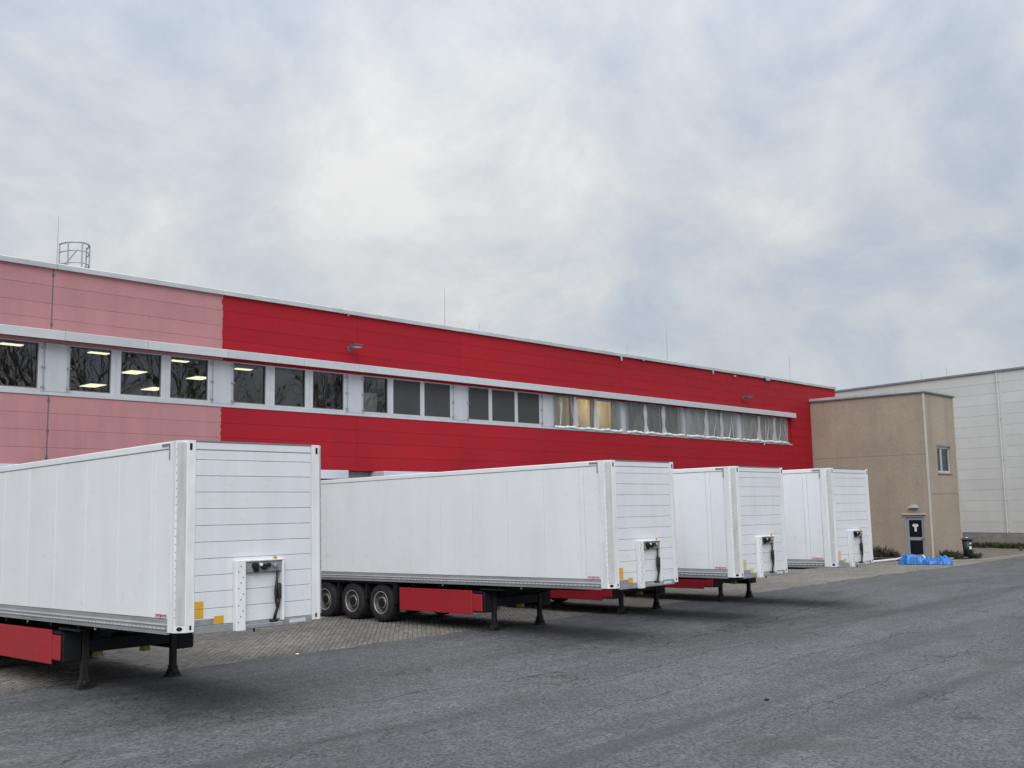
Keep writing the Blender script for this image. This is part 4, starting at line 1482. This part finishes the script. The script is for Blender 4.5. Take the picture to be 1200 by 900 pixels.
    for (cx_, cz_, r, l_, mt) in ((1.20, 0.925, 0.045, 0.07, 'dead_black'), (1.22, 0.862, 0.035, 0.05, 'dead_black'), (1.36, 0.905, 0.045, 0.06, 'dead_black'), (1.44, 0.925, 0.032, 0.05, 'dead_black'), (1.56, 0.915, 0.035, 0.04, 'galv'), (1.30, 0.935, 0.024, 0.05, 'sticker')):
        bm = bmesh.new()
        lathe(bm, [(-0.060 - l_, r * 0.6), (-0.060 - l_, r), (-0.0605, r), (-0.0605, r * 0.5)], 16, 'y', (cx_, 0, Z + cz_))
        obj("coupling", bm, mt, hd, True)
    bm = bmesh.new()
    lathe(bm, [(-0.09, 0.022), (-0.06, 0.03)], 10, 'y', (1.56, 0, Z + 1.035))
    obj("yellow_coupling_cap", bm, 'yellow', hd)
    bm = bmesh.new()
    tube(bm, [(1.62, -0.05, Z + 0.84), (1.60, -0.06, Z + 0.68), (1.57, -0.07, Z + 0.52), (1.58, -0.07, Z + 0.38), (1.61, -0.06, Z + 0.27), (1.57, -0.06, Z + 0.18), (1.55, -0.06, Z + 0.09)], 0.021, 8)
    tube(bm, [(1.655, -0.05, Z + 0.62), (1.65, -0.06, Z + 0.45), (1.64, -0.06, Z + 0.33), (1.60, -0.06, Z + 0.22), (1.57, -0.05, Z + 0.10)], 0.017, 8)
    box(bm, (1.61, -0.07, Z + 0.40), (1.685, 0.0, Z + 0.64), 0.015)
    box(bm, (1.50, -0.08, Z + 0.06), (1.62, 0.0, Z + 0.11), 0.01)
    obj("hose", bm, 'hose', root, True)
    boxes("coupling_sill", [((1.037, -0.095, Z + 0.0), (1.70, 0.004, Z + 0.062))], 'greyplate', root, 0.008)
    boxes("hook", [((1.17, -0.098, Z - 0.05), (1.195, -0.075, Z + 0.01))], 'dead_black', root, 0.004)
    # stickers
    for (a, b, c, d, m_) in ((0.254, 0.392, 0.346, 0.455, 'yellow'), (0.254, 0.392, 0.212, 0.335, 'yellow'), (0.57, 0.725, 0.112, 0.228, 'yellow'), (0.256, 0.565, 0.108, 0.195, 'greyplate')):
        block("sticker", (a, 0.0005, Z + c), (b, 0.0055, Z + d), m_, root, 0.0008)
    # small red lettering low on the side by the front
    bm = bmesh.new()
    y = 0.675
    for k, (w_, h_) in enumerate(((0.040, 0.05), (0.036, 0.05), (0.036, 0.05), (0.036, 0.065), (0.036, 0.05), (0.036, 0.05), (0.036, 0.05), (0.036, 0.05))):
        z0 = Z + 0.232 - (0.012 if k == 3 else 0)
        box(bm, (-0.001, y - 0.011, z0), (0.0035, y, z0 + h_))
        box(bm, (-0.001, y - w_ + 0.004, z0 + (0.02 if k % 2 else 0.036)), (0.0035, y - 0.0112, z0 + h_ - (0.0 if k % 2 == 0 else 0.012)))
        y -= w_ + 0.006
    obj("lettering", bm, 'logo', root)
    # rear frame + doors
    boxes("rear_frame", [((0.0, L - 0.13, Z + 0.0), (W, L, Z + H))], 'post', root, 0.02)
    for xa, xb in ((0.06, W / 2 - 0.004), (W / 2 + 0.004, W - 0.06)):
        block("rear_door", (xa, L + 0.001, Z + 0.1), (xb, L + 0.045, Z + H - 0.08), 'white_slat', root, 0.01)
    # chassis: stepped beams
    for xc in (0.62, 1.93):
        bm = bmesh.new()
        prism(bm, [(1.0, Z + 0.018), (1.0, Z - 0.05), (3.1, Z - 0.14), (4.4, Z - 0.44), (L - 0.5, Z - 0.44), (L - 0.5, Z + 0.018)], xc - 0.05, xc + 0.05, 'x')
        obj("chassis_beam", bm, 'black', root)
    for y in (0.7, 1.6, 2.6, 3.5, 4.6, 5.6, 6.6, 7.4, 8.55, 9.8, 11.1, 12.2):
        block("cross_member", (0.12, y, Z - (0.03 if y < 3 else 0.10)), (W - 0.12, y + 0.08, Z + 0.016), 'black', root, 0.004)
    block("king_pin_plate", (0.55, 1.3, Z - 0.09), (W - 0.55, 2.2, Z - 0.052), 'black', root, 0.01)
    # side lamps (small pale markers)
    for y in (2.7, 5.4):
        block("side_marker_lamp", (0.03, y, Z - 0.055), (0.05, y + 0.05, Z - 0.02), 'yellow_pale', root, 0.004)
    # pallet boxes with red covers, both sides
    for s in (0, 1):
        def X(v):
            return v if s == 0 else W - v
        lo, hi = sorted((X(0.075), X(0.385)))
        pb = boxes("pallet_box", [((lo, 3.99, Z - 0.66), (hi, 7.05, Z - 0.16))], 'black', root, 0.01)
        lo, hi = sorted((X(0.02), X(0.06)))
        boxes("red_side_cover", [((lo, 4.37, Z - 0.712), (hi, 7.09, Z - 0.137))], 'redbox', pb, 0.012)
        lo, hi = sorted((X(0.032), X(0.070)))
        boxes("red_end_cover", [((lo, 4.04, Z - 0.63), (hi, 4.366, Z - 0.22))], 'redbox', pb, 0.012)
        lo, hi = sorted((X(0.016), X(0.0195)))
        boxes("cover_edge", [((lo, 4.40, Z - 0.178), (hi, 7.06, Z - 0.165))], 'redlamp', pb)
        lo, hi = sorted((X(0.03), X(0.16)))
        boxes("handle_bracket", [((lo, 4.02, Z - 0.20), (hi, 4.30, Z - 0.15)), ((lo, 3.3, Z - 0.12), (hi, 4.1, Z - 0.08))], 'black', pb, 0.01)
        bm = bmesh.new()
        prism(bm, [(4.25, Z - 0.66), (4.45, Z - 0.66), (4.40, Z - 0.56), (4.28, Z - 0.56)], *sorted((X(0.78), X(0.90))), 'x')
        obj("wheel_chock", bm, 'yellow_pale', root)
    # landing legs
    for xc in (0.47, W - 0.44):
        bm = bmesh.new()
        box(bm, (-0.065, -0.06, 0.50), (0.065, 0.06, 1.10), 0.01)
        box(bm, (-0.055, -0.05, 0.09), (0.055, 0.05, 0.52), 0.008)
        lg = obj("landing_leg", bm, 'leg', root, False, (xc, 4.06, 0.0))
        bm = bmesh.new()
        prism(bm, [(-0.12, 0.0), (0.12, 0.0), (0.12, 0.03), (0.06, 0.15), (0.06, 0.20), (-0.06, 0.20), (-0.06, 0.15), (-0.12, 0.03)], -0.07, 0.07, 'y')
        box(bm, (-0.135, -0.10, 0.0), (0.135, 0.10, 0.022), 0.006)
        obj("foot", bm, 'leg', lg)
        bm = bmesh.new()
        lathe(bm, [(-0.085, 0.02), (-0.085, 0.055), (0.085, 0.055), (0.085, 0.02)], 14, 'y', (0, 0, 0.085))
        obj("foot_hinge", bm, 'leg', lg, True)
    boxes("leg_cross_beam", [((0.52, 4.02, 0.52), (W - 0.52, 4.10, 0.74))], 'black', root, 0.008)
    bm = bmesh.new()
    for xa, xb in ((0.48, 1.0), (W - 0.48, W - 1.0)):
        tube(bm, [(xa, 4.06, 0.60), (xb, 4.06, 1.0)], 0.03, 6)
        tube(bm, [(xa, 4.06, 0.70), (xa + (0.1 if xa < 1 else -0.1), 5.1, 0.98)], 0.03, 6)
    obj("leg_brace", bm, 'black', root)
    bm = bmesh.new()
    tube(bm, [(0.30, 4.06, 0.86), (0.10, 4.06, 0.86), (0.10, 4.06, 0.70), (0.05, 4.06, 0.70)], 0.014, 6)
    obj("crank_handle", bm, 'leg', root)
    for (xc, y0_, y1_) in ((0.95, 7.2, 8.1), (1.6, 5.6, 6.6)):
        bm = bmesh.new()
        lathe(bm, [(y0_, 0.05), (y0_ + 0.02, 0.11), (y0_ + 0.06, 0.14), (y1_ - 0.06, 0.14), (y1_ - 0.02, 0.11), (y1_, 0.05)], 18, 'y', (xc, 0, Z - 0.36))
        obj("air_tank", bm, 'steel_dark', root, True)
    bm = bmesh.new()
    tube(bm, [(0.70, 2.2, Z - 0.06), (0.72, 2.9, Z - 0.16), (0.70, 3.6, Z - 0.12), (0.72, 4.4, Z - 0.30), (0.74, 5.4, Z - 0.22)], 0.018, 6)
    tube(bm, [(0.30, 2.4, Z - 0.02), (0.31, 3.0, Z - 0.09), (0.30, 3.5, Z - 0.03), (0.31, 3.9, Z - 0.08)], 0.012, 6)
    obj("air_line", bm, 'hose', root, True)
    # axles, wheels, mudguards
    R0 = 0.50
    for y in WHEEL_DY:
        bm = bmesh.new()
        tube(bm, [(0.3, y, R0), (W - 0.3, y, R0)], 0.075, 12)
        obj("axle", bm, 'black', root)
        for s in (1, -1):
            wx = 0.07 if s == 1 else W - 0.07
            wh = empty("wheel", (wx, y, R0))
            wh.parent = root
            bm = bmesh.new()
            pr = [(0.03, 0.290), (0.004, 0.315), (0.0, 0.36), (0.008, 0.43), (0.03, 0.478), (0.06, 0.497), (0.10, 0.50), (0.13, 0.493), (0.135, 0.50), (0.19, 0.50), (0.195, 0.493), (0.225, 0.50),
                  (0.28, 0.498), (0.32, 0.478), (0.345, 0.43), (0.35, 0.36), (0.345, 0.315), (0.32, 0.29)]
            lathe(bm, [(a * s, r) for a, r in pr], 40, 'x', caps=(False, False))
            obj("tyre", bm, 'rubber', wh, True)
            bm = bmesh.new()
            pr = [(0.012, 0.302), (0.006, 0.288), (0.018, 0.270), (0.045, 0.258), (0.085, 0.248), (0.110, 0.225), (0.112, 0.19), (0.088, 0.175), (0.084, 0.150), (0.090, 0.13), (0.10, 0.02)]
            lathe(bm, [(a * s, r) for a, r in pr], 36, 'x', caps=(False, True))
            for k in range(10):
                a = 2 * pi * k / 10
                box(bm, (min(0.068 * s, 0.09 * s), 0.165 * cos(a) - 0.012, 0.165 * sin(a) - 0.012), (max(0.068 * s, 0.09 * s), 0.165 * cos(a) + 0.012, 0.165 * sin(a) + 0.012))
            obj("rim", bm, 'rim_dark', wh, True)
            bm = bmesh.new()
            lathe(bm, [(a * s, r) for a, r in [(0.010, 0.304), (0.002, 0.292), (0.012, 0.272), (0.040, 0.262)]], 36, 'x', caps=(False, False))
            lathe(bm, [(a * s, r) for a, r in [(0.1, 0.150), (0.06, 0.148), (0.052, 0.135), (0.056, 0.120)]], 28, 'x', caps=(False, False))
            obj("rim_lip", bm, 'rim', wh, True)
            bm = bmesh.new()
            lathe(bm, [(a * s, r) for a, r in [(0.098, 0.128), (0.04, 0.122), (0.025, 0.10), (0.022, 0.02)]], 20, 'x')
            obj("hub", bm, 'black', wh)
            bm = bmesh.new()
            for k in range(8):
                a = 2 * pi * k / 8 + 0.2
                lathe(bm, [(0.1085 * s, 0.021), (0.104 * s, 0.021)], 10, 'x', (0, 0.208 * cos(a), 0.208 * sin(a)))
            obj("rim_hole_discs", bm, 'dead_black', wh)  # dark discs painting the shade of holes not cut in the rim
    for xa in (0.05, W - 0.42):
        for y in (8.55, 9.80, 11.08):
            block("mudguard_stay", (xa + 0.02, y - 0.03, 0.56), (xa + 0.36, y + 0.02, Z - 0.02), 'black', root, 0.01)
        bm = bmesh.new()
        prism(bm, [(7.22, Z - 0.02), (7.38, Z - 0.02), (7.36, 0.50), (7.26, 0.50)], xa, xa + 0.36, 'x')
        obj("mudflap", bm, 'black', root)
        block("mudguard_top", (xa + 0.01, 7.39, Z - 0.075), (xa + 0.37, 11.1, Z - 0.022), 'black', root, 0.01)
    boxes("underrun_bar", [((0.1, L - 0.25, 0.45), (W - 0.1, L - 0.12, 0.57))], 'black', root, 0.01)
    return root


TR = [(7.5167, -13.9514, 1.2251, "nearest white box trailer, its long side running out of the left edge"),
      (17.6933, -13.7592, 1.1760, "white box trailer showing three wheels and a whole red side box"),
      (22.6133, -13.8367, 1.1292, "white box trailer third from the left, directly beside the one showing its wheels"),
      (27.3236, -14.0527, 1.1598, "rightmost and farthest white box trailer, nearest the beige tower")]
proto = make_trailer()
for i, (x, yf, zb, lab) in enumerate(TR):
    o = proto if i == 0 else copy_tree(proto)
    sl = (zb - ZB) / 9.18
    o.location = (x, yf, sl * 9.18)
    o.rotation_euler = (-atan(sl), 0, 0)
    tag(o, lab, "trailer", "white box trailers at the loading docks")
    for ch in o.children:
        if ch.name.startswith("sticker") and i >= 2 and ch.data.materials[0] == M['yellow']:
            ch.material_slots[0].link = 'OBJECT'
            ch.material_slots[0].material = M['yellow_faded']
    foot = -(sl * 9.18 - sl * 4.06)
    for ch in o.children:
        if ch.name.startswith("landing_leg"):
            ch.location.z = foot + 0.004 + (0.012 if yf + 4.06 < EDGE_Y else 0.0)

# ================================================================== BARE TREES ACROSS THE YARD (mirrored in the glass)
def bare_tree(x, y, h, seed, label):
    rnd = random.Random(seed)
    t = empty("bare_tree", (x, y, 0), label, "tree", "bare trees across the yard")
    bt, bc = bmesh.new(), bmesh.new()

    def grow(p, d, l, r, depth):
        q = p
        pts, rs = [p], [r]
        for k in range(3):
            d = (d + Vector((rnd.uniform(-.16, .16), rnd.uniform(-.16, .16), rnd.uniform(-.02, .12)))).normalized()
            q = q + d * l / 3
            pts.append(q)
            rs.append(r * (1 - 0.13 * (k + 1)))
        tube(bt if depth < 2 else bc, pts, rs, 7 if depth < 2 else (4 if depth < 4 else 3), False)
        if depth >= 6:
            return
        n = rnd.choice((2, 3)) if depth else 4
        for k in range(n):
            a = rnd.uniform(0, 2 * pi)
            tilt = rnd.uniform(0.25, 0.85)
            o_ = d.orthogonal().normalized()
            o2 = d.cross(o_)
            nd = (d * cos(tilt) + (o_ * cos(a) + o2 * sin(a)) * sin(tilt) + Vector((0, 0, 0.10))).normalized()
            grow(pts[-1] if k or depth == 0 else pts[2], nd, l * rnd.uniform(0.62, 0.86), max(0.022, rs[-1] * rnd.uniform(0.6, 0.85)), depth + 1)
    grow(Vector((0, 0, -0.1)), Vector((0, 0, 1)), h * 0.26, h * 0.026, 0)
    obj("trunk", bt, 'bark', t, True)
    obj("crown", bc, 'bark', t)


tl_ = ["leftmost", "second", "third", "fourth", "fifth", "sixth", "seventh", "eighth"]
for i, (x, y, h) in enumerate(((22, -40, 21), (27.5, -43, 24), (33, -40, 22), (39, -44, 23), (46, -41, 18), (53, -44, 21), (61, -42, 15), (71, -46, 15))):
    bare_tree(x, y, h, 100 + i, "bare winter tree behind the viewer, %s of the row mirrored in the windows" % tl_[i])
